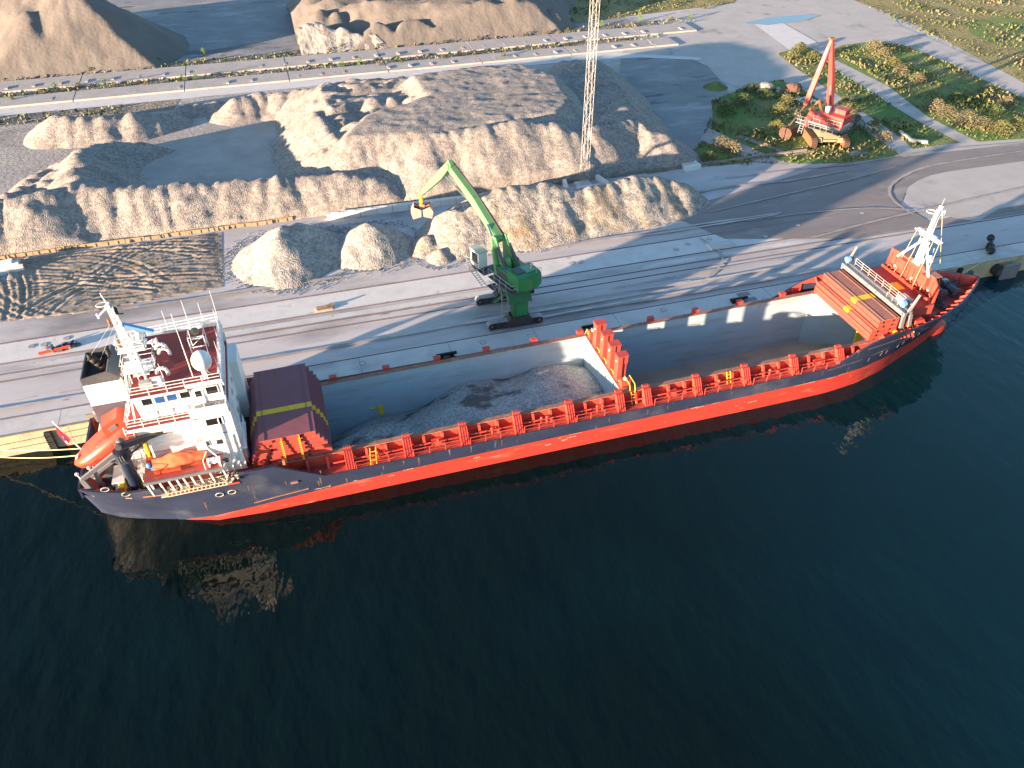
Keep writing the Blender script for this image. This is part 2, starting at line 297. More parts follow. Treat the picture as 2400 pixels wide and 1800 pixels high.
sheet('dirt_track', pix([(1660,300),(1720,330),(1800,365),(1850,385),(1770,380),(1700,350),(1640,330)]), z3+.006, 'yard')
sheet('puddle', pix([(1745,55),(1800,42),(1890,35),(1925,36),(1890,48),(1800,60)]), z3+.02, 'puddle')
sheet('slab', pix([(1765,55),(1830,52),(1915,100),(1850,118)]), z3+.004, 'concrete_light')
# ---- rails
def rail_line(y, x0, x1, lab):
    mb = MB(); mb.box(x0,x1,y-.11,y+.11,z1+.002,z1+.018,1); mb.box(x0,x1,y-.035,y+.035,z1+.02,z1+.07,0)
    solo(mb, 'quay_rail', ('rail_rust','joint'), ((x0+x1)/2,y,QZ), lab, 'rail', 'rails set in the quay paving')
rail_line(77.75,-130,200,'rusty rail nearest the ship along the pale quay edge')
rail_line(84.95,-130,200,'rail of the narrow track, the one on the ship side')
rail_line(86.45,-130,200,'rail of the narrow track, the one on the pile side')
rail_line(88.7,-130,86.5,'rail along the ship side of the pale concrete strip')
rail_line(93.25,-130,83.5,'rail along the pile side of the pale concrete strip')
# ---- retaining line between quay and yard
mb = MB(); x = -75
while x < -2:
    w = random.uniform(2.6,3.4); j = random.uniform(-.12,.12); mb.box(x,x+w-.06,116.1+j,116.35+j,QZ,QZ+random.uniform(.45,.62))
    for k in range(2): mb.box(x+.6+k*1.4,x+.75+k*1.4,116.02+j,116.1+j,QZ,QZ+.5)
    x += w
solo(mb, 'timber_wall', 'wood', (-38,116.2,QZ), 'low timber retaining wall below the left gravel bank', 'wall')
wb = None
for i in range(9):
    mb = MB(); mb.box(-1.25,1.25,-.4,.4,0,1.0); mb.box(-.5,.5,-.12,.12,1.0,1.06)
    if wb is None: wb = solo(mb, 'wall_block', 'plaster', (0,0,0)); o = wb
    else: o = wb.copy(); COL.objects.link(o)
    o.location = (5.8+i*2.56, 114.9-.03*i, QZ); o.rotation_euler.z = random.uniform(-.02,.02)
    tag(o, 'pale concrete wall block in the row behind the clamshell grab', 'block', 'concrete blocks in the low wall')
mb = MB()
for i in range(16):
    x = 40+i*3.2
    if 44 < x < 51: continue
    mb.box(x,x+3.1,116.3+random.uniform(-.1,.1),116.7,QZ,QZ+random.uniform(.4,.6))
    if i % 3 == 0: mb.bar((x,115.9,QZ+.1),(x+4.5,116.1,QZ+.15),.2,.12)
solo(mb, 'timber_wall', 'wood_grey', (64,116.5,QZ), 'grey timber kerb wall in shade behind the long pale pile', 'wall')
# blocks round the lattice mast foot
mb = MB(); mb.box(-2.1,2.1,-.3,.3,0,.9)
bl = solo(mb, 'mast_block', 'plaster', (0,0,0))
for k, (x, y, rz, lb) in enumerate(((43.9,115.0,1.35,'white concrete block on the left side of the lattice mast foot'),(47.2,112.7,.02,'white concrete block in front of the lattice mast foot'),(50.4,115.0,1.75,'white concrete block on the right side of the lattice mast foot'))):
    o = bl if k == 0 else bl.copy()
    if k: COL.objects.link(o)
    o.location = (x,y,QZ); o.rotation_euler.z = rz; tag(o, lb, 'block', 'blocks round the lattice mast')
for k, (a, b_) in enumerate(((1613,390),(1622,397))):
    mb = MB(); mb.box(-1.5,1.5,-.45,.45,0,.8); mb.box(-.8,.8,-.1,.1,.8,.88)
    p = P(a,b_); o = solo(mb, 'concrete_block', 'plaster', (0,0,0)); o.location = p; o.rotation_euler.z = .12
    tag(o, ('white block of the pair on the shaded quay, the one further from the water','white block of the pair on the shaded quay, the one nearer the water')[k], 'block', 'pair of white blocks on the quay')
# ---- concrete track beams with stubs
def beam(x0, x1, y0, y1, h, lab, sp, xs, xe):
    r = Root('track_beam', ((x0+x1)/2,(y0+y1)/2,QZ), lab, 'concrete beam', 'concrete track beams', I4)
    mb = MB(); x = x0
    while x < x1:
        mb.box(x,min(x+21.8,x1),y0,y1,QZ,QZ+h+random.uniform(0,.05)); x += 22
    r.part(mb, 'slab', 'beam_concrete')
    x = xs; first = None
    while x < xe:
        mb = MB(); mb.box(x,x+.55,y0+1.3,y0+3.1,QZ+h,QZ+h+.26)
        if first is None: first = r.part(mb, 'stub', 'beam_concrete'); fx = x
        else:
            c = first.copy(); COL.objects.link(c); c.parent = r.o; c.location = (x-fx,0,random.uniform(-.25,0))
        x += sp
beam(-150,98,182.9,188.7,.35,'concrete track beam with stubs nearest the gravel piles',5.05,-70,95)
beam(-150,108,192.7,199.9,.35,'concrete track beam with stubs further from the gravel piles',5.3,-76,106)
# ---- manholes and drains
mh = None
for i, (a, b_) in enumerate(((75,812),(104,808),(157,793),(850,852),(1132,803),(1555,727),(1793,703),(2020,500),(1360,615),(1340,618),(1585,585),(1612,572),(1662,560),(1794,555),(2230,440),(1870,528))):
    if mh is None:
        mb = MB(); mb.tube((0,0,0),(0,0,.02),.42,n=20); mb.tube((0,0,.02),(0,0,.025),.36,n=16,mi=1); mh = solo(mb, 'manhole_cover', ('joint','asphalt'), (0,0,0)); o = mh
    else: o = mh.copy(); COL.objects.link(o)
    p = P(a,b_); o.location = (p.x,p.y,z1+.032)
    tag(o, 'round dark manhole cover flush in the quay paving', 'manhole cover', 'manhole covers in the paving')
for a, b_, lb in ((1742,690,'rectangular drain grate on the land side of the quay edge rail'),(1758,702,'rectangular drain grate on the ship side of the quay edge rail'),(1855,703,'rectangular drain grate beside a port cover guide')):
    p = P(a,b_); mb = MB(); mb.box(p.x-.9,p.x+.9,p.y-.4,p.y+.4,z1+.034,z1+.06); [mb.box(p.x-.8,p.x+.8,p.y-.33+k*.14,p.y-.27+k*.14,z1+.06,z1+.075,1) for k in range(5)]
    solo(mb, 'drain_grate', ('joint','shoe_steel'), p, lb, 'drain', 'drain grates by the quay edge')
p = P(1690,577); mb = MB(); mb.prism([(p.x-2,p.y-.9),(p.x+2,p.y-.9),(p.x+2,p.y+.9),(p.x-2,p.y+.9)], z1,QZ+.3); mb.box(p.x-1.4,p.x+1.4,p.y-.5,p.y+.5,QZ+.3,QZ+.36)
solo(mb, 'concrete_plinth', 'concrete', p, 'low grey concrete plinth on the pale strip in shade', 'plinth')
p = P(763,724); mb = MB(); mb.box(p.x-1.1,p.x+.9,p.y-.5,p.y+.5,z1,QZ+.25); mb.bar((p.x-1.2,p.y-.4,QZ+.35),(p.x+1.3,p.y+.3,QZ+.4),.3,.2)
solo(mb, 'timber_stack', 'wood', p, 'small stack of timber lying on the pale concrete strip', 'timber')
# quay bollards
def bollard(px, py, lab, m_='black'):
    p = P(px,py); r = Root('mooring_bollard', p, lab, 'bollard', 'double mooring bollards on the quay edge')
    for s in (-.6,.6): mb = MB(); mb.tube((p.x+s,p.y,QZ),(p.x+s,p.y,QZ+.5),.2,n=10); r.part(mb, 'post', m_)
    mb = MB(); mb.tube((p.x-1.25,p.y,QZ+.55),(p.x+1.25,p.y,QZ+.55),.2,n=10); r.part(mb, 'crossbar', m_)
    mb = MB(); mb.box(p.x-1.0,p.x+1.0,p.y-.3,p.y+.3,z1+.03,QZ+.1); r.part(mb, 'base_plate', m_)
bollard(1047,838,'black double bollard beside the aft hold')
bollard(1385,772,'black double bollard behind the tall bulkhead posts')
bollard(1730,708,'black double bollard on the quay beside the forward hold')
bollard(235,979,'weathered yellow double bollard on the quay edge by the stern','khaki')
for px, py, lab, ln in ((2318,584,'black swivel hook bollard with rope on the quay past the bow, larger part',0),):
    p = P(px,py); r = Root('hook_bollard', p, 'black quick release hook bollard on the quay ahead of the bow', 'bollard'); mb = MB()
    mb.tube((p.x,p.y,QZ),(p.x,p.y,QZ+.8),.55,n=12); r.part(mb, 'post', 'black')
    mb = MB(); mb.bar((p.x-.9,p.y-1.0,QZ+.7),(p.x+.9,p.y+1.1,QZ+1.0),.5,.5); mb.ball((p.x+.9,p.y+1.2,QZ+1.1),.55); mb.ball((p.x-1.0,p.y-1.2,QZ+.6),.6); r.part(mb, 'hook', 'black', smooth=True)
# fenders, ladders
def fender(x, lab, panel=False, z=1.2, rr=.85):
    r = Root('quay_fender', (x,YE,z), lab, 'fender', 'fenders on the quay wall'); mb = MB(); mb.tube((x,YE-.02,z),(x,YE-1.0,z),rr,n=18); mb.tube((x,YE-1.0,z),(x,YE-1.02,z),rr*.6,n=14,mi=1); r.part(mb, 'rubber_drum', ('rubber','dark_grey'), smooth=False)
    if panel: mb = MB(); mb.box(x+.2,x+3.0,YE-1.35,YE-1.05,-.5,2.3); r.part(mb, 'panel', 'grey_steel')
fender(95.6,'round black fender with a grey panel on the quay wall ahead of the bow',True)
fender(-24.2,'round black fender on the quay wall behind the lifeboat',False,1.5,1.0)
for i in range(5): fender(-8+i*17.5,'round black fender squeezed between the hull and quay wall')
for px, lb in ((112,'black rubber strip fender on the sunlit quay wall at left'),(2250,'short black rubber strip fender on the quay wall past the bow')):
    a = PY(px, 1015 if px < 500 else 628, YE).x; mb = MB(); mb.box(a-.3,a+.35,YE-.35,YE-.02,.3 if px > 500 else -.4,2.5)
    for k in range(8): mb.box(a-.36,a-.3,YE-.4,YE-.1,-.2+k*.33,-.05+k*.33)
    solo(mb, 'strip_fender', 'rubber', (a,YE,1), lb, 'fender')
# debris heap with red barrier
p = P(140,818); r = Root('debris_heap', p, 'heap of rubble with a broken red and white barrier on the pale strip', 'debris')
mb = MB()
for i in range(26):
    q = p+V(random.uniform(-1.6,1.9),random.uniform(-.5,.7),random.uniform(0,.35)); mb.bar(q,q+V(random.uniform(.2,.7),random.uniform(-.3,.3),random.uniform(0,.3)),random.uniform(.15,.4))
r.part(mb, 'rubble', 'dark_grey'); mb = MB(); mb.bar(p+V(-2.2,-.7,.25),p+V(1.4,-.5,.5),.1,.35); r.part(mb, 'barrier_board', 'orange')
# small heap of white rubble at left edge
r = Root('rubble_blocks', P(25,640), 'white broken concrete blocks at the foot of the left bank', 'rubble'); mb = MB()
for a, b_, s in ((15,632,1.1),(32,630,.9),(45,636,.7),(10,645,.6)):
    q = P(a,b_); mb.bar(q+V(-s,0,s*.5),q+V(s,.2,s*.6),s*1.1,s*1.1)
r.part(mb, 'block', 'plaster')
# ================================================================== STOCKPILES (height fields)
def fbm(x, y, s, seed, octv=3):
    out = np.zeros_like(x); amp = 1; tot = 0
    for o in range(octv):
        out += amp*_vn(x/s+seed*17.3, y/s+seed*9.1, seed+o); tot += amp; amp *= .5; s /= 2.03
    return out/tot
def _hash(i, j, k): 
    h = np.sin(i*127.1+j*311.7+k*74.7)*43758.5453; return h-np.floor(h)
def _vn(x, y, k):
    i = np.floor(x); j = np.floor(y); fx = x-i; fy = y-j; fx = fx*fx*(3-2*fx); fy = fy*fy*(3-2*fy)
    return ((_hash(i,j,k)*(1-fx)+_hash(i+1,j,k)*fx)*(1-fy)+(_hash(i,j+1,k)*(1-fx)+_hash(i+1,j+1,k)*fx)*fy)*2-1
def segd(X, Y, a, b_):
    dx, dy = b_[0]-a[0], b_[1]-a[1]; L2 = dx*dx+dy*dy+1e-9; t = np.clip(((X-a[0])*dx+(Y-a[1])*dy)/L2, 0, 1); return np.hypot(X-a[0]-t*dx, Y-a[1]-t*dy)
def inside(X, Y, poly):
    c = np.zeros(X.shape, bool); n = len(poly)
    for i in range(n):
        x0, y0 = poly[i][:2]; x1, y1 = poly[(i+1) % n][:2]
        cond = ((y0 > Y) != (y1 > Y)) & (X < (x1-x0)*(Y-y0)/((y1-y0) if y1 != y0 else 1e-9)+x0); c ^= cond
    return c
def pile(name, mats, bounds, crests=(), plats=(), cones=(), res=.5, k=.68, z0=QZ, label=None, cat='gravel pile', group=None, nz_=(.12,1.6), clip=None, seed=1, F=I4, extra=None, rough2=0.):
    x0, x1, y0, y1 = bounds; xs = np.arange(x0, x1, res); ys = np.arange(y0, y1, res); X, Y = np.meshgrid(xs, ys)
    rs = random.Random(seed); H = np.full(X.shape, -5.0)
    wx = X+fbm(X, Y, 5, seed+5)*.9; wy = Y+fbm(X, Y, 5, seed+8)*.9
    for cr in crests:                                   # crest: [(x,y,h)...], spacing
        pts, sp, jit = cr
        for a, b_ in zip(pts[:-1], pts[1:]):
            Ls = math.hypot(b_[0]-a[0], b_[1]-a[1]); n = max(1, int(Ls/sp))
            for i in range(n+1):
                t = (i+rs.uniform(-.25,.25))/n; t = min(1,max(0,t))
                cx = a[0]+(b_[0]-a[0])*t+rs.uniform(-jit,jit); cy = a[1]+(b_[1]-a[1])*t+rs.uniform(-jit,jit)*.6; h = a[2]+(b_[2]-a[2])*t+rs.uniform(-.3,.15)*jit+.10*math.sin(cx*.9+seed)+.05*math.sin(cx*2.3)
                H = np.maximum(H, h+.35-k*np.sqrt((wx-cx)**2+(wy-cy)**2+1.0))
    for c in cones: H = np.maximum(H, c[2]-k*np.sqrt((wx-c[0])**2+(wy-c[1])**2+.35))
    for poly, h, am, sc in plats:
        d = np.full(X.shape, 1e9)
        for i in range(len(poly)): d = np.minimum(d, segd(wx, wy, poly[i], poly[(i+1) % len(poly)]))
        ins = inside(wx, wy, poly); g = fbm(X*.45+Y*.5, Y*1.2-X*.35, sc, seed+3)
        H = np.maximum(H, np.where(ins, h+am*np.minimum(1,d/2)*(1-2*np.abs(g)), h-k*d))
    if extra: H = extra(X, Y, H)
    if name not in ('muddy_patch','gravel_cargo'): H = H-.17*np.clip((H.max()-1.3-H)/1.0,0,1)*np.abs(fbm(X+Y*.12, Y*.16, 1.8, seed+31, 2))*np.clip(H,0,1.5)
    H = H+nz_[0]*fbm(X, Y, nz_[1], seed)*np.clip(H*2,0,1)
    if rough2: H = H+rough2*fbm(X, Y, .7, seed+2, 2)
    if clip is not None: H = np.where(inside(X, Y, clip), H, -5)
    keep = H > -.25; ny, nx = X.shape; idx = -np.ones(X.shape, int); use = np.zeros(X.shape, bool)
    cell = keep[:-1,:-1] | keep[1:,:-1] | keep[:-1,1:] | keep[1:,1:]
    Hm = np.maximum(H, -.25)
    use[:-1,:-1] |= cell; use[1:,:-1] |= cell; use[:-1,1:] |= cell; use[1:,1:] |= cell
    idx[use] = np.arange(use.sum()); cj, ci = np.nonzero(cell)
    fs = np.stack([idx[cj,ci], idx[cj,ci+1], idx[cj+1,ci+1], idx[cj+1,ci]], 1)
    bx = ((x0+x1)/2, (y0+y1)/2, z0); vv = np.stack([X[use]-bx[0], Y[use]-bx[1], Hm[use]], 1)
    me = bpy.data.meshes.new(name); me.from_pydata(vv.tolist(), [], fs.tolist()); me.materials.append(MT[mats])
    me.polygons.foreach_set('use_smooth', [True]*len(fs)); me.update()
    o = bpy.data.objects.new(name, me); COL.objects.link(o); o.matrix_world = F @ Matrix.Translation(Vector(bx)); tag(o, label, cat, group); return o
def C(a, b_, h): q = P(a, b_, QZ+h); return (q.x, q.y, h)
def C2(lst, h): return [(P(a,b_,QZ+h).x, P(a,b_,QZ+h).y) for a, b_ in lst]
front = [(-200,116.4),(120,116.4),(120,260),(-200,260)]
def facecut(X, Y, H): return np.minimum(H, (Y-201)*1.05-.2)
# left bank with basin
pile('gravel_bank', 'gravel', (-75,22,115,150), [([C(-60,470,6),C(60,455,6.2),C(166,424,6.2),C(260,432,5.6),C(336,430,5.5),C(506,424,4.9),C(650,412,4.9),C(740,404,4.7),C(800,400,4.7),C(860,412,4.0),C(910,425,3.0)],1.3,.3),
     ([C(166,422,6.2),C(181,355,5.6),C(199,339,5)],2.5,.3), ([C(199,339,5),C(253,327,4.0),C(362,314,2.6),C(470,303,.9)],2.5,.3),
     ([C(100,420,4.2),C(150,370,3.0)],3,.8), ([C(20,450,4.5),C(90,390,2.6)],3,.8)],
     label='long gravel bank with a hollow basin, left of the flat topped pile', seed=3, clip=front, nz_=(.28,1.8), rough2=.10, res=.42, group='gravel stockpiles')
# big central plateau pile
plat = C2([(815,320),(860,270),(1010,225),(960,180),(1120,155),(1224,150),(1292,172),(1335,231),(1301,263),(1215,276),(1057,300),(985,318),(900,314)], 7.2)
platR = C2([(1319,143),(1400,140),(1450,185),(1500,270),(1420,300),(1340,300),(1345,240),(1310,180)], 4.6)
platL = C2([(740,262),(720,205),(800,188),(960,180),(1000,215),(860,270),(800,300)], 5.2)
pile('gravel_mound', 'gravel', (-8,92,115,178), [([C(760,345,5.4),C(786,318,6.3),C(899,310,7.3),C(985,321,7.4),C(1057,299,7.9),C(1140,288,8.3),C(1220,277,8.4),C(1296,285,7.6),C(1340,302,6.6),C(1418,290,6.1),C(1495,277,5.6),C(1550,312,4.6)],1.4,.35),
     ([C(738,258,6.0),C(786,317,6.4)],2.2,.25), ([C(709,206,5),C(772,190,5.6),C(850,187,5.8),C(962,185,6.2),C(968,205,6.0)],2.8,.6), ([C(990,172,7.6),C(1120,152,7.8),C(1224,150,7.7)],3,.5),
     ([C(760,275,6.6),C(820,285,7.0),C(880,262,7.4),C(940,252,7.2)],3.2,1.2), ([C(800,232,6.4),C(880,225,6.6),C(965,222,6.7)],3.2,.9)],
     [(plat,7.3,.22,4.0),(platR,4.6,1.0,3.0),(platL,5.0,1.2,4.0)],
     label='huge flat topped gravel pile in the middle with fluted slopes', seed=11, clip=front, nz_=(.13,1.8), rough2=.07, res=.42, group='gravel stockpiles')
pile('gravel_ridge', 'gravel', (-58,20,148,180), [([C(125,268,4.2),C(200,266,4.0),C(300,264,3.6),C(400,258,2.6)],1.8,.5), ([C(430,238,2.2),C(500,232,2.2)],1.8,.4), ([C(535,228,3.8),C(600,215,3.8),C(690,205,4.4)],2.0,.5), ([C(130,270,3.6),C(110,300,2.4)],3,.5)],
     label='low gravel ridge along the concrete track at upper left', seed=5, nz_=(.25,1.8), rough2=.08, group='gravel stockpiles')
pile('gravel_pile', 'gravel_light', (-16,8,93,115), (), (), [(-2.3,104.4,5.5),(-.2,105.2,5.1),(1.8,105.0,4.2)], res=.3, label='white gravel cone, the left and larger of the two cones on the quay', seed=21, nz_=(.12,1.5), rough2=.06, group='white gravel piles on the quay')
pile('gravel_pile', 'gravel_light', (2,20,94,113), (), (), [(9.4,104.2,4.4),(11.6,105.2,3.2)], res=.3, label='white gravel cone, the right and smaller of the two cones on the quay', seed=22, nz_=(.12,1.5), rough2=.06, group='white gravel piles on the quay')
pile('gravel_pile', 'gravel_ochre', (10,75,92,116), [([(22.5,104.2,4.3),(27.5,105.5,5.6),(32,105.6,6.2),(36.5,105.4,5.9),(41,104.8,4.9),(46,105.0,4.7),(51.5,106.0,5.0),(56.5,106.0,4.4),(60,105.5,3.0)],1.2,.3)], (), [(17.6,101.5,2.2)], res=.32, label='long pale gravel pile with an ochre left end, behind the green crane', seed=24, nz_=(.15,1.6), rough2=.07, group='white gravel piles on the quay')
p = P(1030,605); pile('gravel_pile', 'gravel_ochre', (p.x-4,p.x+4,p.y-4,p.y+4), (), (), [(p.x,p.y,1.5)], res=.25, label='tiny gravel heap at the left foot of the long pale pile', seed=25, rough2=.06, group='white gravel piles on the quay')
p = P(20,655); pile('gravel_pile', 'gravel_light', (p.x-10,p.x+6,p.y-5,p.y+5), (), (), [(p.x-3,p.y,1.5),(p.x,p.y+.5,1.0)], res=.3, label='low spill of white gravel at the left edge of the muddy patch', seed=26, rough2=.08)
# far piles
pile('sand_hill', 'sand_dark', (-110,-8,200.5,275), [([C(-60,-40,15),C(40,-50,15.5),C(120,-45,15.5),C(185,-30,14.5)],2.6,.5),([C(60,20,11.5),C(70,60,8.5)],2.5,.4),([C(170,15,12.2),C(215,55,8.5),C(250,95,5)],2.2,.3)], (), (), res=.7, label='dark sand hill at the top left of the yard', cat='sand pile', seed=31, nz_=(.5,4), k=.70, extra=facecut, group='sand stockpiles at the back')
fp = C2([(640,60),(700,20),(740,-30),(1290,-60),(1300,20),(1220,55),(1000,72),(900,62),(820,75),(740,40)], 6)
pile('sand_bank', 'sand_dark', (8,90,200.5,290), [([C(880,50,5.5),C(960,38,6),C(1060,35,6),C(1150,35,6),C(1250,25,5.6),C(1300,10,5)],5.5,.8), ([C(740,20,6.5),C(860,15,6.5),C(1000,8,6.5),C(1150,0,6.5)],5,1)], [(C2([(700,10),(880,25),(1250,20),(1290,-60),(740,-60)],6),6,1.6,7)], (), res=.6, label='long sand bank at the top centre with rounded humps', cat='sand pile', seed=33, nz_=(.3,3), k=.75, extra=facecut, group='sand stockpiles at the back')
pile('chalk_face', 'chalk', (8,44,200,235), [([C(690,60,5.6),C(740,45,6.2),C(800,55,5.4),C(860,72,4.2)],2.6,.8)], (), [C(660,82,2.2)], res=.45, label='white broken face of the sand bank at the top centre', cat='chalk bank', seed=35, nz_=(.7,2.6), rough2=.12, k=.85, extra=facecut)
# ================================================================== SHIP
TILT = .0096
SF = Matrix.Translation((0,65.7,0)) @ Matrix.Rotation(-TILT, 4, 'Y') @ Matrix.Translation((0,-65.7,0))   # slight trim, bow up
SI = SF.inverted()
YC = 65.7
def sp(v): return SI @ Vector(v)                 # world -> ship frame
def SP(px, py, z): return sp(P(px, py, z))
def SY(px, py, y): return sp(PY(px, py, y))
def interp(x, t):
    if x <= t[0][0]: return t[0][1]
    for (a, b_), (c, d) in zip(t[:-1], t[1:]):
        if x <= c: return b_+(d-b_)*(x-a)/(c-a)
    return t[-1][1]
WL = [(-24.3,2.4),(-22,3.9),(-18.1,5.3),(-16,6.1),(-13,7.1),(-8.4,7.42),(50,7.45),(57,7.3),(61.3,6.75),(65.5,5.6),(71.8,3.2),(75.5,1.75),(78.5,.75),(80.5,.3),(82.3,.05)]
DK = [(-24.3,5.2),(-23.6,5.65),(-22.4,6.2),(-19.5,7.15),(-17,7.42),(-14,7.48),(60,7.48),(63.8,7.25),(67.2,6.85),(71.5,5.95),(75,4.75),(77.7,3.4),(80,1.95),(81.5,.85),(82.3,.05)]
TOP = [(-24.3,6.15),(-16.85,6.15),(-16.8,4.95),(-9.85,4.95),(-9.8,6.05),(-6.5,6.0),(-1.9,3.36),(56.8,3.36),(61.2,5.55),(63.6,6.15),(75,6.35),(82.3,6.6)]
REDZ = [(-24.3,-.6),(-18,-.35),(-16,.25),(-13,.85),(-8,1.3),(0,1.7),(6,1.8),(60,1.8),(68,1.6),(75,1.3),(82.3,1.0)]
def hw(x, z):
    t = max(0, min(1, (z+.2)/6.4)); fl = 1.7 if x > 58 else 1.0
    w = interp(x, WL); d = interp(x, DK); r_ = w+(d-w)*t**fl
    if z < 0: r_ = w
    if x > 76: r_ = max(.04, r_)
    return r_
def stem(x, z):                                    # rake of stem: lower points sit further aft
    if x > 76: return x-(x-76)/6.3*(4.2*(1-max(0,min(1,(z+.6)/7.0)))**1.1)
    return x
xs_ = [-24.3,-23.6,-22.4,-21,-19.5,-18,-17,-16.85,-16.8,-15,-13,-11,-9.85,-9.8,-8.4,-6.5,-4.2,-1.9,0]+[4*i for i in range(1,15)]+[56.8,58.5,60,61.2,62.4,63.6,65.5,67.2,69.5,71.5,73.5,75.5,77,78.5,80,81.2,82,82.3]
def stn(x, s):
    zt = interp(x, TOP); zr = interp(x, REDZ); zs = [-2.0,-.8]+[zr*.5+(-.4), zr] + [zr+(zt-zr)*q for q in (.2,.4,.6,.8,1)]
    return [V(stem(x,z), YC+s*hw(x,z), z) for z in zs]
ship = Root('cargo_ship', (20,YC,0), 'long red and navy cargo ship with open holds moored along the quay', 'ship', F=SF)
mb = MB()
for s in (-1,1):
    rows = [stn(x, s) for x in xs_]
    for a, b_ in zip(rows[:-1], rows[1:]):
        for k in range(len(a)-1):
            q = [a[k], b_[k], b_[k+1], a[k+1]]
            if s > 0: q = q[::-1]
            mb.add(q, [(0,1,2,3)], 1 if k < 3 else 0)
tr = stn(-24.3,-1); tl = stn(-24.3,1)
for k in range(len(tr)-1): mb.add([tl[k],tr[k],tr[k+1],tl[k+1]], [(0,1,2,3)], 1 if k < 3 else 0)
hull = ship.part(mb, 'hull', ('navy','boot_red'), smooth=True)
mb = MB(); mb.add([V(0,0,0)]*0, []) 
for k in range(9):                                   # bulbous bow
    pass
bp = [(70,.9,-1.2),(73,1.35,-.7),(75.5,1.45,-.35),(77.3,1.35,-.15),(78.6,1.1,-.05),(79.4,.7,0.0),(79.8,.2,.0)]
n = 14
for i, (x, r_, zc) in enumerate(bp):
    for j in range(n): t = 2*math.pi*j/n; mb.v.append((x, YC+r_*.95*math.cos(t), zc-.35+r_*1.15*math.sin(t)))
for i in range(len(bp)-1):
    for j in range(n): mb.f.append((i*n+j, i*n+(j+1) % n, (i+1)*n+(j+1) % n, (i+1)*n+j)); mb.m.append(0)
ship.part(mb, 'bulbous_bow', 'boot_red', smooth=True)
# bulwarks: inner plating + cap
def bulwark(xa, xb, floor_z, name, m_in, stays=True):
    xx = [x for x in xs_ if xa <= x <= xb]
    for s in (-1,1):
        mb = MB()
        for a, b_ in zip(xx[:-1], xx[1:]):
            za, zb = interp(a, TOP), interp(b_, TOP)
            pa, pb = V(stem(a,za),YC+s*hw(a,za),za), V(stem(b_,zb),YC+s*hw(b_,zb),zb)
            ia, ib = V(pa.x-.1*(a > 75),YC+s*max(.01,hw(a,za)-.22),za), V(pb.x-.1*(b_ > 75),YC+s*max(.01,hw(b_,zb)-.22),zb)
            fa, fb = V(stem(a,floor_z),YC+s*max(.01,hw(a,floor_z)-.2),floor_z), V(stem(b_,floor_z),YC+s*max(.01,hw(b_,floor_z)-.2),floor_z)
            q = [pa,pb,ib,ia]; mb.add([v+V(0,0,.03) for v in (q if s < 0 else q[::-1])], [(0,1,2,3)], 1)
            q = [v+V(0,0,.03*(k < 2)) for k, v in enumerate([ia,ib,fb,fa])]; mb.add(q if s < 0 else q[::-1], [(0,1,2,3)], 0)
        if xa < -20: mb.box(-24.3,-24.1,*sorted((YC,YC+s*5.15)),floor_z,6.18,1)
        r_ = ship.part(mb, name, (m_in,'navy'), smooth=False)
        x = xa+.6
        while stays and x < xb-.8:
            zt = interp(x, TOP)
            if zt > floor_z+.4:
                st = MB(); y = YC+s*(hw(x,zt)-.22); yf = YC+s*(hw(x,floor_z)-.2)
                st.bar((stem(x,zt),y,zt-.05),(stem(x,floor_z),yf-s*.6,floor_z),.07,.3); ship.part(st, 'bulwark_stay', m_in, r_)
            x += 1.25
bulwark(61.2,82.3,5.3,'bulwark','steel_red')
bulwark(56.8,61.2,3.3,'bulwark','steel_red')
bulwark(-24.3,-16.85,4.9,'bulwark','steel_red')
bulwark(-9.8,-1.9,3.3,'bulwark','deck_red',False)
# decks
def deckpoly(xa, xb, z, cut=.15):
    xx = [xa]+[x for x in xs_ if xa < x < xb]+[xb]
    return [(stem(x,z), YC-hw(x,z)+cut) for x in xx]+[(stem(x,z), YC+hw(x,z)-cut) for x in reversed(xx)]
HY0, HY1 = 60.35, 71.15; H1, H2, H3, H4 = -.9, 30.7, 32.2, 68.0
mb = MB()
for s0, s1 in ((-1,0),(0,1)):
    pass
xx = [-9]+[x for x in xs_ if -9 < x < 60.5]+[60.5]
for a, b_ in zip(xx[:-1], xx[1:]):
    z = 3.3
    mb.add([(a,YC-hw(a,z)+.03,z),(b_,YC-hw(b_,z)+.03,z),(b_,HY0,z),(a,HY0,z)], [(0,1,2,3)])
    mb.add([(a,HY1,z),(b_,HY1,z),(b_,YC+hw(b_,z)-.03,z),(a,YC+hw(a,z)-.03,z)], [(0,1,2,3)])
mb.box(-9,-.95,HY0,HY1,3.2,3.3)
ship.part(mb, 'main_deck', 'deck_red')
mb = MB(); mb.prism(deckpoly(-24.1,-8.7,4.9), 4.8,4.9); ship.part(mb, 'poop_deck', 'deck_red')
mb = MB(); mb.box(-9.95,-8.7,58.35,72.9,3.3,4.9); ship.part(mb, 'poop_front', 'deck_red')
fp_ = deckpoly(60.5,82.0,5.3)
mb = MB(); mb.prism([q for q in deckpoly(64.0,81.6,5.3)], 5.2,5.3); ship.part(mb, 'forecastle_deck', 'deck_red')
mb = MB(); mb.box(63.95,64.0,59.2,60.1,3.3,5.25); mb.box(63.95,64.0,71.4,72.2,3.3,5.25); mb.box(63.95,64.0,60.1,71.4,4.72,5.25); ship.part(mb, 'forecastle_break', 'steel_red')
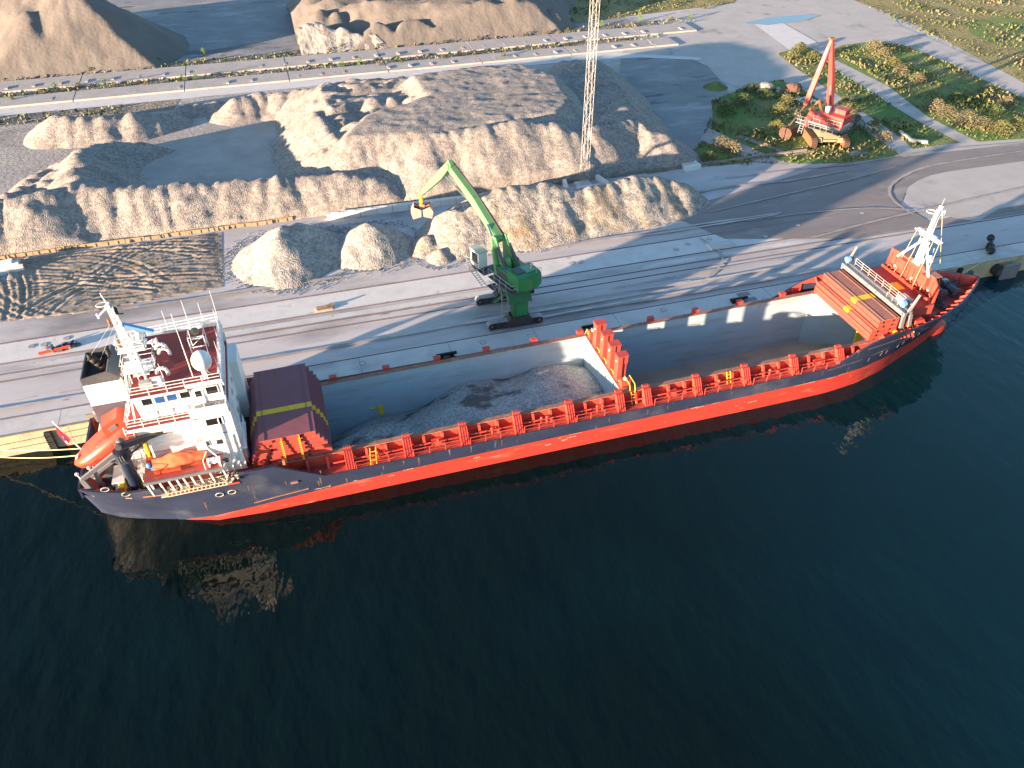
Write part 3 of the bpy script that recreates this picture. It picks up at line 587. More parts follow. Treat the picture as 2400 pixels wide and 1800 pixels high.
# holds
def hold(xa, xb, nm, fm, nose=False):
    zt, zb, T = 4.62, -3.0, .22
    r_ = MB()
    if not nose:
        r_.box(xa-T,xb+T,HY1,HY1+T,zb,zt); r_.box(xa-T,xb+T,HY0-T,HY0,zb,zt); r_.box(xa-T,xa,HY0,HY1,zb,zt); r_.box(xb,xb+.12,HY0,HY1,zb,zt)
    else:
        r_.box(xa-T,61.8,HY1,HY1+T,zb,zt); r_.box(xa-T,61.8,HY0-T,HY0,zb,zt); r_.box(xa-.12,xa,HY0,HY1,zb,zt)
        for s, y in ((1,HY1),(-1,HY0)): r_.bar((61.75,y+s*T/2,(zt+zb)/2),(68.6,y-s*3.1+s*T/2,(zt+zb)/2),T,zt-zb)
        r_.box(68.4,68.6,HY0+2.8,HY1-2.8,zb,zt)
    w = ship.part(r_, 'hold_wall', 'hold_paint'); f = MB(); f.box(xa-.1,xb+.3,HY0-.1,HY1+.1,zb-.2,zb); ship.part(f, 'hold_floor', fm); return w
hold(H1,H2,'hold',"hold_floor"); h2w = hold(H3,H4,'hold','hold_floor',True)
mb = MB(); q0 = SY(1990,800,68.9); mb.box(66.1,66.15,63.2,64.4,-.4,2.6); 
q = SY(2010,792,63.0); mb = MB(); mb.box(q.x-.5,q.x+.5,62.9,63.0,q.z-1.1,q.z+1.2); ship.part(mb, 'yellow_panel', 'yellow', h2w)
mb = MB(); mb.box(5.1,5.6,HY1-.14,HY1,-1.2,.2); mb.box(4.2,5.2,HY1-.12,HY1-.02,-.2,0); ship.part(mb, 'draft_mark', 'yellow', h2w)
mb = MB(); mb.box(H2+.12,H3-.12,HY0,HY1,-3,4.62); mb.box(H2-.05,H3+.05,HY0-.2,HY1+.2,4.62,4.72,1); ship.part(mb, 'bulkhead', ('hold_paint','coam_top'))
# coaming: outer plate and worn top flange
for s, y in ((-1,HY0),(1,HY1)):
    mb = MB(); yo = y+s*.45
    mb.box(-8.9,63.6,min(y+s*.23,yo),max(y+s*.23,yo)-.0,3.3,4.6); mb.box(-9,H2,min(y-s*.03,yo+s*.1),max(y-s*.03,yo+s*.1),4.63,4.7,1); mb.box(H3,61.8,min(y-s*.03,yo+s*.1),max(y-s*.03,yo+s*.1),4.63,4.7,1); mb.box(H2,H3,min(y+s*.21,yo+s*.1),max(y+s*.21,yo+s*.1),4.63,4.7,1)
    mb.prism([(61.8,y-s*.03),(68.5,y-s*3.1),(68.5,yo+s*.1),(61.8,yo+s*.1)][::(1 if s > 0 else -1)], 4.63,4.7,1)
    cm = ship.part(mb, 'hatch_coaming', ('steel_red','coam_top'))
    br = None; k = 0; x = .0-7.5
    while x < 60:
        if min(abs(x-g) for g in (.65,6.65,12.6,18.5,24.4,30.2,33.4,39.5,45.6,51.8,57.9)) > .7:
            if br is None:
                q = MB(); b0 = y+s*.45; q.add([(x-.03,b0,4.6),(x-.03,b0,3.3),(x-.03,b0+s*.75,3.3),(x-.03,b0+s*.28,4.6),(x+.22,b0,4.6),(x+.22,b0,3.3),(x+.22,b0+s*.75,3.3),(x+.22,b0+s*.28,4.6)],[(0,1,2,3),(4,7,6,5),(0,3,7,4),(3,2,6,7)]); br = ship.part(q, 'coaming_bracket', 'steel_red', cm); x00 = x
            else:
                c = br.copy(); COL.objects.link(c); c.parent = cm; c.location = (x-x00,0,0)
        x += 1.98
# cover guides (leaning flat posts)
for s in (-1,1):
    y = (HY0 if s < 0 else HY1)+s*.5; g0 = None
    for x in (.65,6.65,12.6,18.5,24.4,30.2,33.4,39.5,45.6,51.8,57.9):
        if s > 0 and x == 33.4: continue
        if g0 is None:
            q = MB(); q.add([(x-.42,y+s*.35,4.95),(x+.42,y+s*.35,4.95),(x+.42,y+s*1.35,3.3),(x-.42,y+s*1.35,3.3),(x-.42,y,4.95),(x+.42,y,4.95),(x+.42,y+s*.5,3.3),(x-.42,y+s*.5,3.3)],[(0,1,2,3),(7,6,5,4),(0,4,5,1),(0,3,7,4),(1,5,6,2)] if s > 0 else [(3,2,1,0),(4,5,6,7),(1,5,4,0),(4,7,3,0),(2,6,5,1)])
            for dx in (-.38,-.13,.13,.38): q.bar((x+dx,y+s*.38,4.98),(x+dx,y+s*1.4,3.32),.07,.07)
            for dx in (-.3,-.1,.1,.3): q.box(x+dx-.05,x+dx+.05,y-.02,y+s*.3 if s > 0 else y+.3,4.95,5.12)
            if s > 0: q = MB(); q.box(x-.36,x+.36,y,y+.45,3.3,5.05); q.box(x-.42,x+.42,y-.06,y+.5,5.05,5.12); [q.box(x+dx-.04,x+dx+.04,y+.45,y+.55,3.3,5.05) for dx in (-.25,0,.25)]
            g0 = ship.part(q, 'cover_guide', 'steel_red'); gx = x
        else:
            c = g0.copy(); COL.objects.link(c); c.parent = ship.o; c.location = (x-gx,0,0)
# deck edge rail and pipes
for s in (-1,):
    mb = MB(); y = YC+s*7.32
    xx = [1.2,6.2,7.1,12.1,13.1,18.0,19,23.9,24.9,29.7,34,39,40.1,45.1,46.2,51.3,52.4,57.4]
    for i in range(0, len(xx), 2):
        a, b_ = xx[i], xx[i+1]; mb = MB()
        for k in range(4): q = a+(b_-a)*k/3; mb.tube((q,y,3.3),(q,y,4.25),.045,n=4)
        mb.tube((a,y,3.75),(b_,y,3.75),.025,n=4); mb.tube((a,y,4.25),(b_,y,4.25),.04,n=4); ship.part(mb, 'deck_railing', 'steel_red')
    y = YC+s*6.45
    mb = MB(); mb.tube((-1,y,3.9),(58,y,3.9),.1,n=6); ship.part(mb, 'deck_pipe', 'steel_red')
    mb = MB(); mb.tube((-1,y-s*.3,3.55),(58,y-s*.3,3.55),.07,n=5); ship.part(mb, 'deck_pipe', 'steel_red')
vb = None
for i, x in enumerate((3.6,9.2,15.7,21.2,27.6,36,42.3,48.8,54.6,9.9,21.8,28.2)):
    q = MB(); yb = 59.6
    if i in (1,5,8): q.box(x,x+1.1,yb-.35,yb+.1,3.3,4.0); q.tube((x+.8,yb-.45,3.65),(x+.8,yb-.35,3.65),.25,n=10)
    else: q.tube((x,yb-.3,3.3),(x,yb-.3,4.0),.11,n=8); q.tube((x,yb-.3,3.95),(x,yb-.3,4.2),.2,.12,n=8)
    ship.part(q, 'vent_box' if i in (1,5,8) else 'deck_vent', 'steel_red')
lad = MB(); a = SY(878,1075,59.2)
for px, x, y0_, z0_, y1_, z1_ in ((0,4.0,58.3,3.3,59.3,4.4),):
    lad.ladder((a.x-.2,58.4,3.4),(a.x,59.5,4.7),.6,(1,0,0),.06,.35)
ship.part(lad, 'ladder', 'yellow_paint')
for x in (31.9, 43.6):
    lad = MB(); lad.ladder((x,59.2,3.4),(x,59.75,4.75),.45,(1,0,0),.05,.3)
    if x < 32: lad.path([(x-.3,59.8,4.7),(x-.3,60.1,5.5),(x-.5,61.2,5.9)],.05); lad.path([(x+.3,59.8,4.7),(x+.3,60.1,5.5),(x+.1,61.2,5.9)],.05)
    ship.part(lad, 'ladder', 'yellow_paint')
lad = MB()
for dx in (-.35,.3): lad.path([(31.2+dx,71.6,4.7),(31.2+dx,71.2,5.6),(31.2+dx,70.6,5.2)],.05)
ship.part(lad, 'hand_rail', 'yellow_paint')
# bulkhead posts
for i, y in enumerate((68.9,66.75,64.6,62.5)):
    q = MB(); x = 31.0
    q.box(x-.12,x+.4,y-.55,y+.45,4.7,8.0); q.box(x+.4,x+1.05,y-.45,y+.45,6.9,8.0); q.box(x+.4,x+.55,y-.4,y-.2,4.7,6.9); q.box(x+.75,x+.95,y-.4,y-.25,4.7,6.9); q.box(x+.4,x+.95,y+.3,y+.45,4.7,6.9); q.box(x-.2,x+1.12,y-.6,y+.5,8.0,8.06)
    q.tube((x-.16,y-.05,7.2),(x-.12,y-.05,7.2),.12,n=10,mi=1)
    ship.part(q, 'bulkhead_post', ('steel_red','white'))
    q = MB(); q.tube((x,y-1.4,5.0),(x,y-.7,5.0),.05,mi=0); q.tube((x,y-1.4,5.0),(x,y-1.4,4.7),.05); ship.part(q, 'step', 'yellow_paint')
for y in (60.95,70.6):
    q = MB(); q.box(30.9,31.9,y-.35,y+.35,4.72,5.7); q.tube((31.4,y,5.7),(31.4,y,5.8),.25,n=8,mi=1); ship.part(q, 'vent_box', ('steel_red','white'))
# gravel cargo
def cargo_clip(X, Y, H): return H
def cargo_shape(X, Y, H):
    top = np.interp(X, [-.9,1,5,10,16,24,30.7], [2.4,2.9,3.3,3.7,4.7,5.2,4.6])
    h = top-np.maximum(0,Y-66.8)*np.interp(X,[-1,4,9,16,31],[.62,.55,.42,.2,.28])-np.maximum(0,64.0-Y)*.30+.35*np.sin(X*.55+.5*np.sin(Y*.6))+.22*fbm(X,Y,2.5,4)
    return h
pile('gravel_cargo', 'gravel_hold', (H1+.05,H2-.02,HY0+.02,HY1-.02), (), (), (), res=.25, z0=-3.0, label='grey gravel cargo with dark streaks heaped in the aft hold', cat='gravel cargo', seed=41, nz_=(.12,1.3), rough2=.06, F=SF, extra=cargo_shape)
# ---- deckhouse
hs = Root.part
dh = MB()
dh.box(-12.1,-9.1,60.1,71.3,4.9,9.9); dh.box(-13.8,-9.1,60.1,71.3,9.9,12.3); dh.box(-17.2,-12.1,61.4,70.0,4.9,9.9); dh.box(-17.2,-13.8,61.4,70.0,9.9,12.3); dh.box(-17.6,-13.8,60.9,61.4,10.6,12.3); dh.box(-12.1,-9.1,60.07,60.1,9.86,9.94,1)
house = ship.part(dh, 'deckhouse', ('white','grey_steel'))
def pane(o, pts, m_='glass_dark', nm='window', frame=.1, d=(0,-1,0)):
    mb = MB(); d = Vector(d); c = sum((Vector(p_) for p_ in pts), V(0,0,0))/4
    out = [c+(Vector(p_)-c)*1.22 for p_ in pts]
    mb.add([p_+d*.05 for p_ in out]+[p_ for p_ in out], [(0,1,2,3),(0,4,5,1),(1,5,6,2),(2,6,7,3),(3,7,4,0)], 0)
    w = ship.part(mb, nm, ('white_clean',), o); mb = MB(); mb.add([Vector(p_)+d*.07 for p_ in pts], [(0,1,2,3)]); ship.part(mb, 'pane', m_, w); return w
def win_y(o, x, z, w, h, y, m_='glass_dark', nm='window'): return pane(o, [(x-w/2,y,z-h/2),(x+w/2,y,z-h/2),(x+w/2,y,z+h/2),(x-w/2,y,z+h/2)], m_, nm)
def win_x(o, y, z, w, h, x, m_='glass_dark', nm='window'): return pane(o, [(x,y-w/2,z-h/2),(x,y+w/2,z-h/2),(x,y+w/2,z+h/2),(x,y-w/2,z+h/2)], m_, nm, d=(1,0,0))
for px, py, w_, h_ in ((501,987,1.35,.75),(483,1039,.55,.55),(515,1034,.55,.55),(381,1010,.6,.7),(529,1077,.5,.55)):
    y_ = 60.1 if px > 470 else 61.4; q = SY(px,py,y_); win_y(house, q.x, q.z, w_, h_, y_-.01)
dr = MB(); q = SY(455,1050,60.1); dr.box(-12.9,-12.0,60.0,60.09,7.5,9.4); ship.part(dr, 'door', 'white_clean', house)
for z in (6.2,8.8,11.2):
    for y in (62.5,64.5,66.4): win_x(house, y, z, .5, .55, -9.09)
mb = MB(); mb.tube((-10.3,60.0,4.95),(-10.3,60.0,11.8),.07,n=6); mb.tube((-9.6,60.02,5),(-9.6,60.02,9.5),.05,n=6); mb.box(-11.3,-10.9,59.8,60.1,5.2,6.4); mb.box(-12.5,-11.9,59.85,60.1,5.4,6.2); mb.box(-10.2,-9.8,59.85,60.1,6.1,6.7); ship.part(mb, 'pipe', 'white', house)
mb = MB(); mb.box(-9.1,-8.3,67.9,71.3,4.9,12.2); ship.part(mb, 'stair_casing', 'white', house); mb = MB(); mb.box(-9.1,-8.8,61.5,62.2,4.9,12.3); ship.part(mb, 'cable_casing', 'white', house)
mb = MB(); mb.ladder((-8.95,60.9,5.0),(-8.95,60.9,12.2),.5,(0,1,0),.04,.4); mb.rail([(-8.7,60.3,7.4),(-8.7,64,7.4)],1.0,.035,1.2); mb.box(-9.1,-8.6,60.2,64.2,7.3,7.4); ship.part(mb, 'front_ladder', 'white', house)
# bridge deck, wing, rails
mb = MB(); mb.box(-18.0,-9.2,59.9,71.5,12.3,12.42,1); mb.box(-12.5,-9.15,59.75,59.87,12.42,13.5); mb.box(-9.3,-9.15,59.87,61.0,12.42,13.5); mb.box(-12.5,-9.15,71.5,71.62,12.42,13.5); mb.box(-18.05,-17.95,59.9,62,12.1,12.3); mb.box(-18,-12.5,59.82,59.9,12.1,12.42)
bd = ship.part(mb, 'bridge_deck', ('white','roof_red'))
mb = MB(); mb.box(-12.4,-9.35,60.0,60.9,12.43,12.5); mb.box(-12.0,-11.4,60.1,60.6,12.5,13.3); mb.ball((-10.0,60.45,13.0),.3); ship.part(mb, 'wing_console', ('grey_light'), bd)
mb = MB(); mb.rail([(-12.5,59.95,12.42),(-17.95,59.95,12.42),(-17.95,62.5,12.42)],1.05,.04,1.35); mb.rail([(-12.5,71.4,12.42),(-17.95,71.4,12.42)],1.05,.04,1.35); ship.part(mb, 'railing', 'white_clean', bd)
# wheelhouse
mb = MB(); mb.prismy([(-16.7,12.42),(-9.35,12.42),(-9.25,15.0),(-16.95,15.0)], 61.0, 70.5); mb.box(-16.9,-9.3,60.95,61.0,13.15,13.18,1)
wh = ship.part(mb, 'wheelhouse', ('white','grey_steel'))
for px, py, m_ in ((344,941,'glass_dark'),(374,936,'glass_blue'),(402,930,'glass_blue'),(433,924,'glass_dark')):
    q = SY(px,py,61.0); win_y(wh, q.x, q.z, .8, .72, 60.98, m_)
q = SY(496,913,61.0); win_y(wh, q.x, q.z, .95, .8, 60.98)
q = SY(464,921,61.0); mb = MB(); mb.box(q.x-.45,q.x+.45,60.9,60.98,12.5,14.6); dd = ship.part(mb, 'door', 'white_clean', wh); mb = MB(); mb.box(q.x-.25,q.x+.25,60.87,60.9,q.z-.35,q.z+.3); ship.part(mb, 'window', 'glass_dark', dd)
for k in range(7): win_x(wh, 61.9+k*1.27, 13.95, 1.0, .8, -9.3)
mb = MB(); mb.box(-17.05,-9.1,60.9,70.6,15.0,15.1); mb.box(-9.25,-9.1,60.9,70.6,15.1,15.5,1); mb.box(-12.2,-9.25,60.88,61.0,15.1,15.5,1); mb.box(-14.5,-9.25,70.5,70.62,15.1,15.4,1); mb.box(-17.1,-12.2,60.82,60.9,14.85,15.1,1); mb.box(-9.1,-9.0,60.8,70.6,14.85,15.1,1)
rf = ship.part(mb, 'roof', ('roof_red','white'), wh)
mb = MB(); mb.rail([(-9.2,61.0,15.1),(-16.95,61.0,15.1),(-16.95,63.2,15.1)],1.05,.04,1.5); mb.rail([(-9.2,61.0,15.4),(-9.2,70.5,15.4),(-16.0,70.5,15.1)],1.05,.04,1.5); ship.part(mb, 'railing', 'white_clean', rf)
for px, py in ((395,832),(391,878),(388,822)):
    q = SP(px,py,15.1); mb = MB(); pts = [q+V(math.cos(t)*.45-.3,0,.35+math.sin(t)*.5) for t in [math.pi*k/7 for k in range(8)]]; pts = [pts[0]-V(0,0,.35)]+pts; mb.path(pts,.17,n=8); ship.part(mb, 'gooseneck_vent', 'white_clean', rf, smooth=True)
q = SP(362,820,15.1); mb = MB(); mb.tube(q+V(-.4,0,.9),q+V(.5,0,1.0),.08,.35,n=10); mb.tube(q,q+V(0,0,.9),.07); ship.part(mb, 'horn', 'white_clean', rf)
for px, py in ((344,905),(369,898)):
    q = SP(px,py,15.1); mb = MB(); mb.box(q.x-.55,q.x+.55,q.y-.3,q.y+.3,15.1,15.8); ship.part(mb, 'locker', 'grey_light' if px < 350 else 'white', rf)
mb = MB(); q0, q1 = SP(345,842,15.2), SP(363,861,15.2); mb.bar(q0,q1,.25,.12); ship.part(mb, 'cable_tray', 'white', rf)
# radome
rd = SP(472,845,17.2); mb = MB(); mb.ball(rd,.88,(1,1,1.15),n=20,k=12); rr_ = ship.part(mb, 'radome', 'white_clean', rf, smooth=True)
mb = MB(); bx_, by_ = -10.6, 62.0; mb.tube((bx_,by_,15.1),rd-V(0,0,.8),.16,.3,n=10); mb.tube((bx_+.6,by_+.3,15.1),rd-V(-.1,0,1.0),.05); mb.tube((bx_+.3,by_-.6,15.1),rd-V(-.1,0,1.2),.05); ship.part(mb, 'pedestal', 'white_clean', rr_)
q = SP(471,822,15.1); mb = MB()
for sx in (-.7,.7):
    for sy in (-.7,.7): mb.tube((q.x+sx,q.y+sy,15.1),(q.x+sx,q.y+sy,17.3),.045,n=4)
for z in (16.2,17.3):
    for a, b_ in (((-.7,-.7),(.7,-.7)),((.7,-.7),(.7,.7)),((.7,.7),(-.7,.7)),((-.7,.7),(-.7,-.7))): mb.tube((q.x+a[0],q.y+a[1],z),(q.x+b_[0],q.y+b_[1],z),.045,n=4)
mb.tube((q.x-.7,q.y-.7,16.2),(q.x+.7,q.y-.7,17.3),.03,n=4); mb.ball((q.x,q.y,17.5),.38,mi=1); ship.part(mb, 'dome_frame', ('white_clean','khaki'), rf)
for px, py, z, x2, y2, h in ((453,884,15.1,391,716,7.0),(388,897,15.1,370,855,2.2),(330,900,15.1,320,860,2)):
    a = SP(px,py,z); mb = MB(); mb.tube(a,a+V(-.05,0,h*1.0),.05 if h > 5 else .035,.02,n=5); ship.part(mb, 'whip_antenna', 'white_clean', rf)
for dx, dy, h in ((-9.2,64,2.2),(-9.2,66.5,3.0),(-9.2,69,2.6),(-12,70.5,3.2),(-14,70.5,2.4),(-9.2,70.4,3.8),(-10.6,70.5,2.6),(-9.25,62,2.0)): mb = MB(); mb.tube((dx,dy,15.4),(dx-.03,dy,15.4+h),.035,.02,n=4); ship.part(mb, 'whip_antenna', 'white_clean', rf)
# main mast
def MY(px, py, y=64.4): return SY(px, py, y)
mb = MB(); a, b_ = MY(341,893), MY(258,722); 
for dy in (-.28,.28):
    mb.tube(a+V(-.25,dy,0),b_+V(-.15,dy*.7,0),.13,.09,n=7); mb.tube(a+V(.35,dy,0),b_+V(.2,dy*.7,0),.11,.08,n=7)
for k in range(14):
    t = (k+.5)/14; q = a.lerp(b_,t)
    mb.tube(q+V(-.2,-.26,0),q+V(.28,.26,.25),.03,n=4); mb.tube(q+V(-.2,.26,.1),q+V(.28,-.26,.3),.03,n=4)
mb.tube(b_,MY(234,687),.1,.04); mb.tube(MY(301,780),MY(346,895,63.0),.13,n=8); mb.tube(MY(290,800,65.5),MY(325,880,66.3),.12,n=8)
c_ = MY(241,716); pts = [c_+V(.55*math.cos(t),.35*math.sin(t),.1) for t in [2*math.pi*k/12 for k in range(13)]]; mb.path(pts,.04,n=4)
mb.tube(MY(256,716),MY(230,742),.07); mb.tube(MY(226,736),MY(232,746),.09); mb.box(c_.x+.1,c_.x+.5,c_.y-.1,c_.y+.1,c_.z-.2,c_.z)
mast = ship.part(mb, 'main_mast', 'white_clean')
for z, w_, px, py in ((0,1.5,306,812),(1,1.7,322,858),(2,.9,330,872)):
    q = MY(px,py); mb = MB(); mb.box(q.x-w_*.7,q.x+w_*.9,q.y-w_*.6,q.y+w_*.6,q.z-.06,q.z); mb.rail([(q.x-w_*.7,q.y-w_*.6,q.z),(q.x+w_*.9,q.y-w_*.6,q.z),(q.x+w_*.9,q.y+w_*.6,q.z),(q.x-w_*.7,q.y+w_*.6,q.z),(q.x-w_*.7,q.y-w_*.6,q.z)],1.0,.035,1.1,2); ship.part(mb, 'mast_platform', 'white_clean', mast)
q0, q1 = MY(286,760), MY(360,777); mb = MB(); mb.bar(q0,q1,.42,.2); sc_ = ship.part(mb, 'radar_scanner', 'canopy_blue', mast)
q0, q1 = MY(322,780), MY(333,782); mb = MB(); mb.tube(MY(326,797),MY(324,775),.3,n=8); mb.bar(MY(318,797),MY(340,800),.8,.08); ship.part(mb, 'radar_turntable', 'white_clean', mast)
for px, py, m_ in ((272,728,'black'),(256,755,'rust'),(279,806,'rust')):
    q = MY(px,py); mb = MB(); mb.tube(q+V(0,0,-.35),q+V(0,0,.35),.13,n=8); mb.bar(q+V(0,0,-.35),q+V(.5,0,-.4),.08); ship.part(mb, 'signal_lamp', m_, mast)
mb = MB(); mb.tube(MY(262,755),SP(200,852,15),.015,n=3); mb.tube(MY(266,765),SP(232,850,15),.015,n=3); mb.tube(MY(275,740),MY(300,790,62.5),.02,n=3); ship.part(mb, 'stay_wire', 'white_clean', mast)
# access ladders aft of house
mb = MB(); mb.ladder((-17.4,61.2,12.4),(-17.2,62.0,15.1),.6,(0,1,0),.04,.3); mb.ladder((-18.3,60.6,7.5),(-18.1,60.6,12.3),.7,(1,0,0),.05,.35); mb.ladder((-18.0,62.4,12.4),(-17.3,64.2,16.6),.7,(0,1,0),.05,.35); ship.part(mb, 'ladder', 'white_clean')
# funnel
fy0, fy1 = 64.3, 68.7
pr = [SY(a,b_,fy0) for a, b_ in ((245,1010),(303,1000),(302,937),(282,890),(262,866),(194,892))]
xa_, xb_ = -21.35, -18.2; zt0, zt1, zt2 = pr[5].z, pr[4].z, pr[3].z
zw0 = SY(223,951,fy0).z; zw1 = SY(200,903,fy0).z; zw1 = min(zw1, zt2)
def fprof(z0_, z1_): return [(xa_,z0_),(xb_,z0_),(xb_,z1_),(xa_,z1_)]
mb = MB(); mb.prismy(fprof(4.9,zw0), fy0, fy1, 0)
fun = ship.part(mb, 'funnel', ('funnel_grey','black'))
mb = MB(); mb.box(xa_,xb_,fy0,fy1,zw0,zw1); ship.part(mb, 'white_band', 'white_clean', fun)
mb = MB(); T = .12
top = [(xa_,zw1),(xb_,zw1),(xb_,zt2+.35),(xb_-.75,zt2+1.15),(xa_,zt0+.1)]
mb.prismy(top, fy0, fy0+T); mb.prismy(top, fy1-T, fy1); mb.box(xa_,xa_+T,fy0+T,fy1-T,zw1,zt0+.1)
mb.prismy([(xb_-T,zw1),(xb_,zw1),(xb_,zt2+.35),(xb_-T,zt2+.35)], fy0+T, fy1-T); mb.prismy([(xb_-T,zt2+.35),(xb_,zt2+.35),(xb_-.75,zt2+1.15),(xb_-.75-T,zt2+1.1)], fy0+T, fy1-T); mb.box(xa_+T,xb_-T,fy0+T,fy1-T,zw1,zw1+.1,1)
ship.part(mb, 'funnel_top', ('dark_grey','soot'), fun)
mb = MB(); pz = [SY(a_,b2,66.3) for a_, b2 in ((245,880),(242,866),(236,856),(226,848),(214,839),(204,832))]; pts = [V(pz[0].x,66.3,zw1)]+[V(q.x,66.3,q.z) for q in pz[1:]]; rad = [.3,.3,.3,.36,.34,.1]
for k in range(5): mb.tube(pts[k],pts[k+1],rad[k],rad[k+1],n=12,mi=0 if k < 2 else 1)
mb.tube((-19.0,67.2,zw1),(-19.0,67.2,zw1+1.9),.2,n=8,mi=1); mb.path([(-19.0,66.6,zw1),(-19.0,66.6,zw1+2.0),(-18.8,66.3,zw1+2.1),(-18.8,66.1,zw1+1.5)],.12,n=6,mi=1); ship.part(mb, 'exhaust_pipe', ('rust','soot'), fun, smooth=True)
mb = MB(); mb.path([(xb_+.03,64.9,zt2),(xb_+.03,65.4,zt2-.8),(xb_+.03,66.2,zt2-.8)],.06); mb.path([(xb_+.05,65.3,12),(xb_+.05,65.3,zt2-1)],.08); ship.part(mb, 'pipe', 'dark_grey', fun)
mb = MB(); mb.box(-22.3,-17.2,63.4,69.4,4.9,7.3); ship.part(mb, 'engine_casing', 'white')
# boat deck with pillars
bdp = [(-17.9,58.2),(-10.9,58.0),(-10.9,60.08),(-12.15,60.08),(-12.15,61.38),(-17.25,61.38),(-17.9,64.5)]
mb = MB(); mb.prism(bdp, 7.3,7.42, 0, 1); mb.box(-17.95,-10.85,57.95,58.15,7.15,7.45,1); bt = ship.part(mb, 'boat_deck', ('deck_red','grey_steel'))
pl = None
for i, x in enumerate((-17.8,-17.45,-16.7,-15.9,-15.2,-14.6,-13.9,-13.2,-12.2,-11.0)):
    mb = MB(); mb.bar((x,58.15,7.3),(x+.12,58.75,4.95),.14,.14); ship.part(mb, 'pillar', 'white_clean', bt)
mb = MB(); mb.box(-16.9,-13.0,60.95,61.38,7.42,9.2); mb.box(-16.85,-13.05,60.92,60.95,8.4,8.45,1); ship.part(mb, 'locker', ('white','grey_steel'), bt)
# poop gear
def drum(px, py, z, lab, m_='crane_blue', s=1.0):
    q = SP(px,py,z); mb = MB(); mb.box(q.x-.5*s,q.x+.5*s,q.y-1.1*s,q.y+1.1*s,z,z+.25); mb.tube((q.x,q.y-.9*s,z+.7),(q.x,q.y+.9*s,z+.7),.45*s,n=12); mb.tube((q.x,q.y-.95*s,z+.7),(q.x,q.y-.8*s,z+.7),.6*s,n=12); mb.tube((q.x,q.y+.8*s,z+.7),(q.x,q.y+.95*s,z+.7),.6*s,n=12); mb.box(q.x-.4*s,q.x+.4*s,q.y+.95*s,q.y+1.5*s,z+.25,z+1.1); ship.part(mb, 'mooring_winch', m_)
def bitts(px, py, z, dx=.9, dy=0., m_='dark_grey', r=.24, h=.8):
    q = SP(px,py,z); mb = MB()
    for s in (-.5,.5): mb.tube((q.x+dx*s,q.y+dy*s,z),(q.x+dx*s,q.y+dy*s,z+h),r,n=12); mb.tube((q.x+dx*s,q.y+dy*s,z+h-.12),(q.x+dx*s,q.y+dy*s,z+h),r*1.2,n=12)
    mb.box(q.x-abs(dx)*.5-.4,q.x+abs(dx)*.5+.4,q.y-abs(dy)*.5-.35,q.y+abs(dy)*.5+.35,z,z+.12); ship.part(mb, 'mooring_bitts', m_)
drum(262,1115,4.95,'', 'dark_grey'); bitts(278,1148,4.95); bitts(262,1100,4.95,.3,.9)
drum(2187,703,5.35,'', 'dark_grey',1.2); bitts(2198,727,5.35,.2,.9); bitts(2226,688,5.35,.7,.7,r=.3,h=.9); bitts(2263,664,5.35,.8,.4,r=.3)
drum(2222,700,5.35,'','dark_grey',1.0)
q = SP(2208,675,5.4); mb = MB(); mb.tube((q.x,q.y,5.3),(q.x,q.y,5.9),.7,.55,n=14); mb.box(q.x-.35,q.x+.35,q.y-.3,q.y+.3,5.9,5.96,1); ship.part(mb, 'deck_hatch', ('deck_red','white'))
# provision crane
cb = V(-19.2,60.0,4.9); ct = SY(290,1062,60.3)
mb = MB(); mb.tube(cb,(cb.x,cb.y,ct.z-.2),.55,.5,n=18); mb.tube((cb.x,cb.y,4.9),(cb.x,cb.y,5.2),.8,n=18); mb.tube((cb.x,cb.y,ct.z-.3),(cb.x,cb.y,ct.z+.7),.72,n=16)
pc = ship.part(mb, 'provision_crane', 'crane_blue', smooth=False)
tip = V(-13.6,61.6,ct.z+1.0); rt = V(cb.x,cb.y,ct.z+1.1)
mb = MB(); mb.bar(rt,rt.lerp(tip,.9),.5,.62,w1=.3,h1=.3); mb.tube(rt+V(0,-.4,.2),rt+V(0,.4,.2),.3,n=10); mb.tube((cb.x+.4,cb.y,ct.z-.2),rt.lerp(tip,.45)+V(0,0,-.2),.1); ship.part(mb, 'boom', 'dark_grey', pc)
mb = MB(); mb.bar(rt.lerp(tip,.9),tip,.3,.28); mb.tube(tip,tip+V(.1,.0,-2.3),.03); mb.bar(tip+V(.1,0,-2.3),tip+V(.1,0,-2.9),.2,.25); ship.part(mb, 'hook', 'yellow_paint', pc)
mb = MB()
for k in range(3): mb.path([(cb.x-.3+.22*k,cb.y-.75,ct.z+.6),(cb.x-.2+.22*k,cb.y-.95,ct.z+.1),(cb.x-.1+.22*k,cb.y-.75,ct.z-.4)],.07,n=5)
ship.part(mb, 'hydraulic_hoses', 'dark_grey', pc); mb = MB(); mb.ball((cb.x+.2,cb.y+.3,ct.z+1.4),.42); ship.part(mb, 'winch_drum', 'dark_grey', pc)
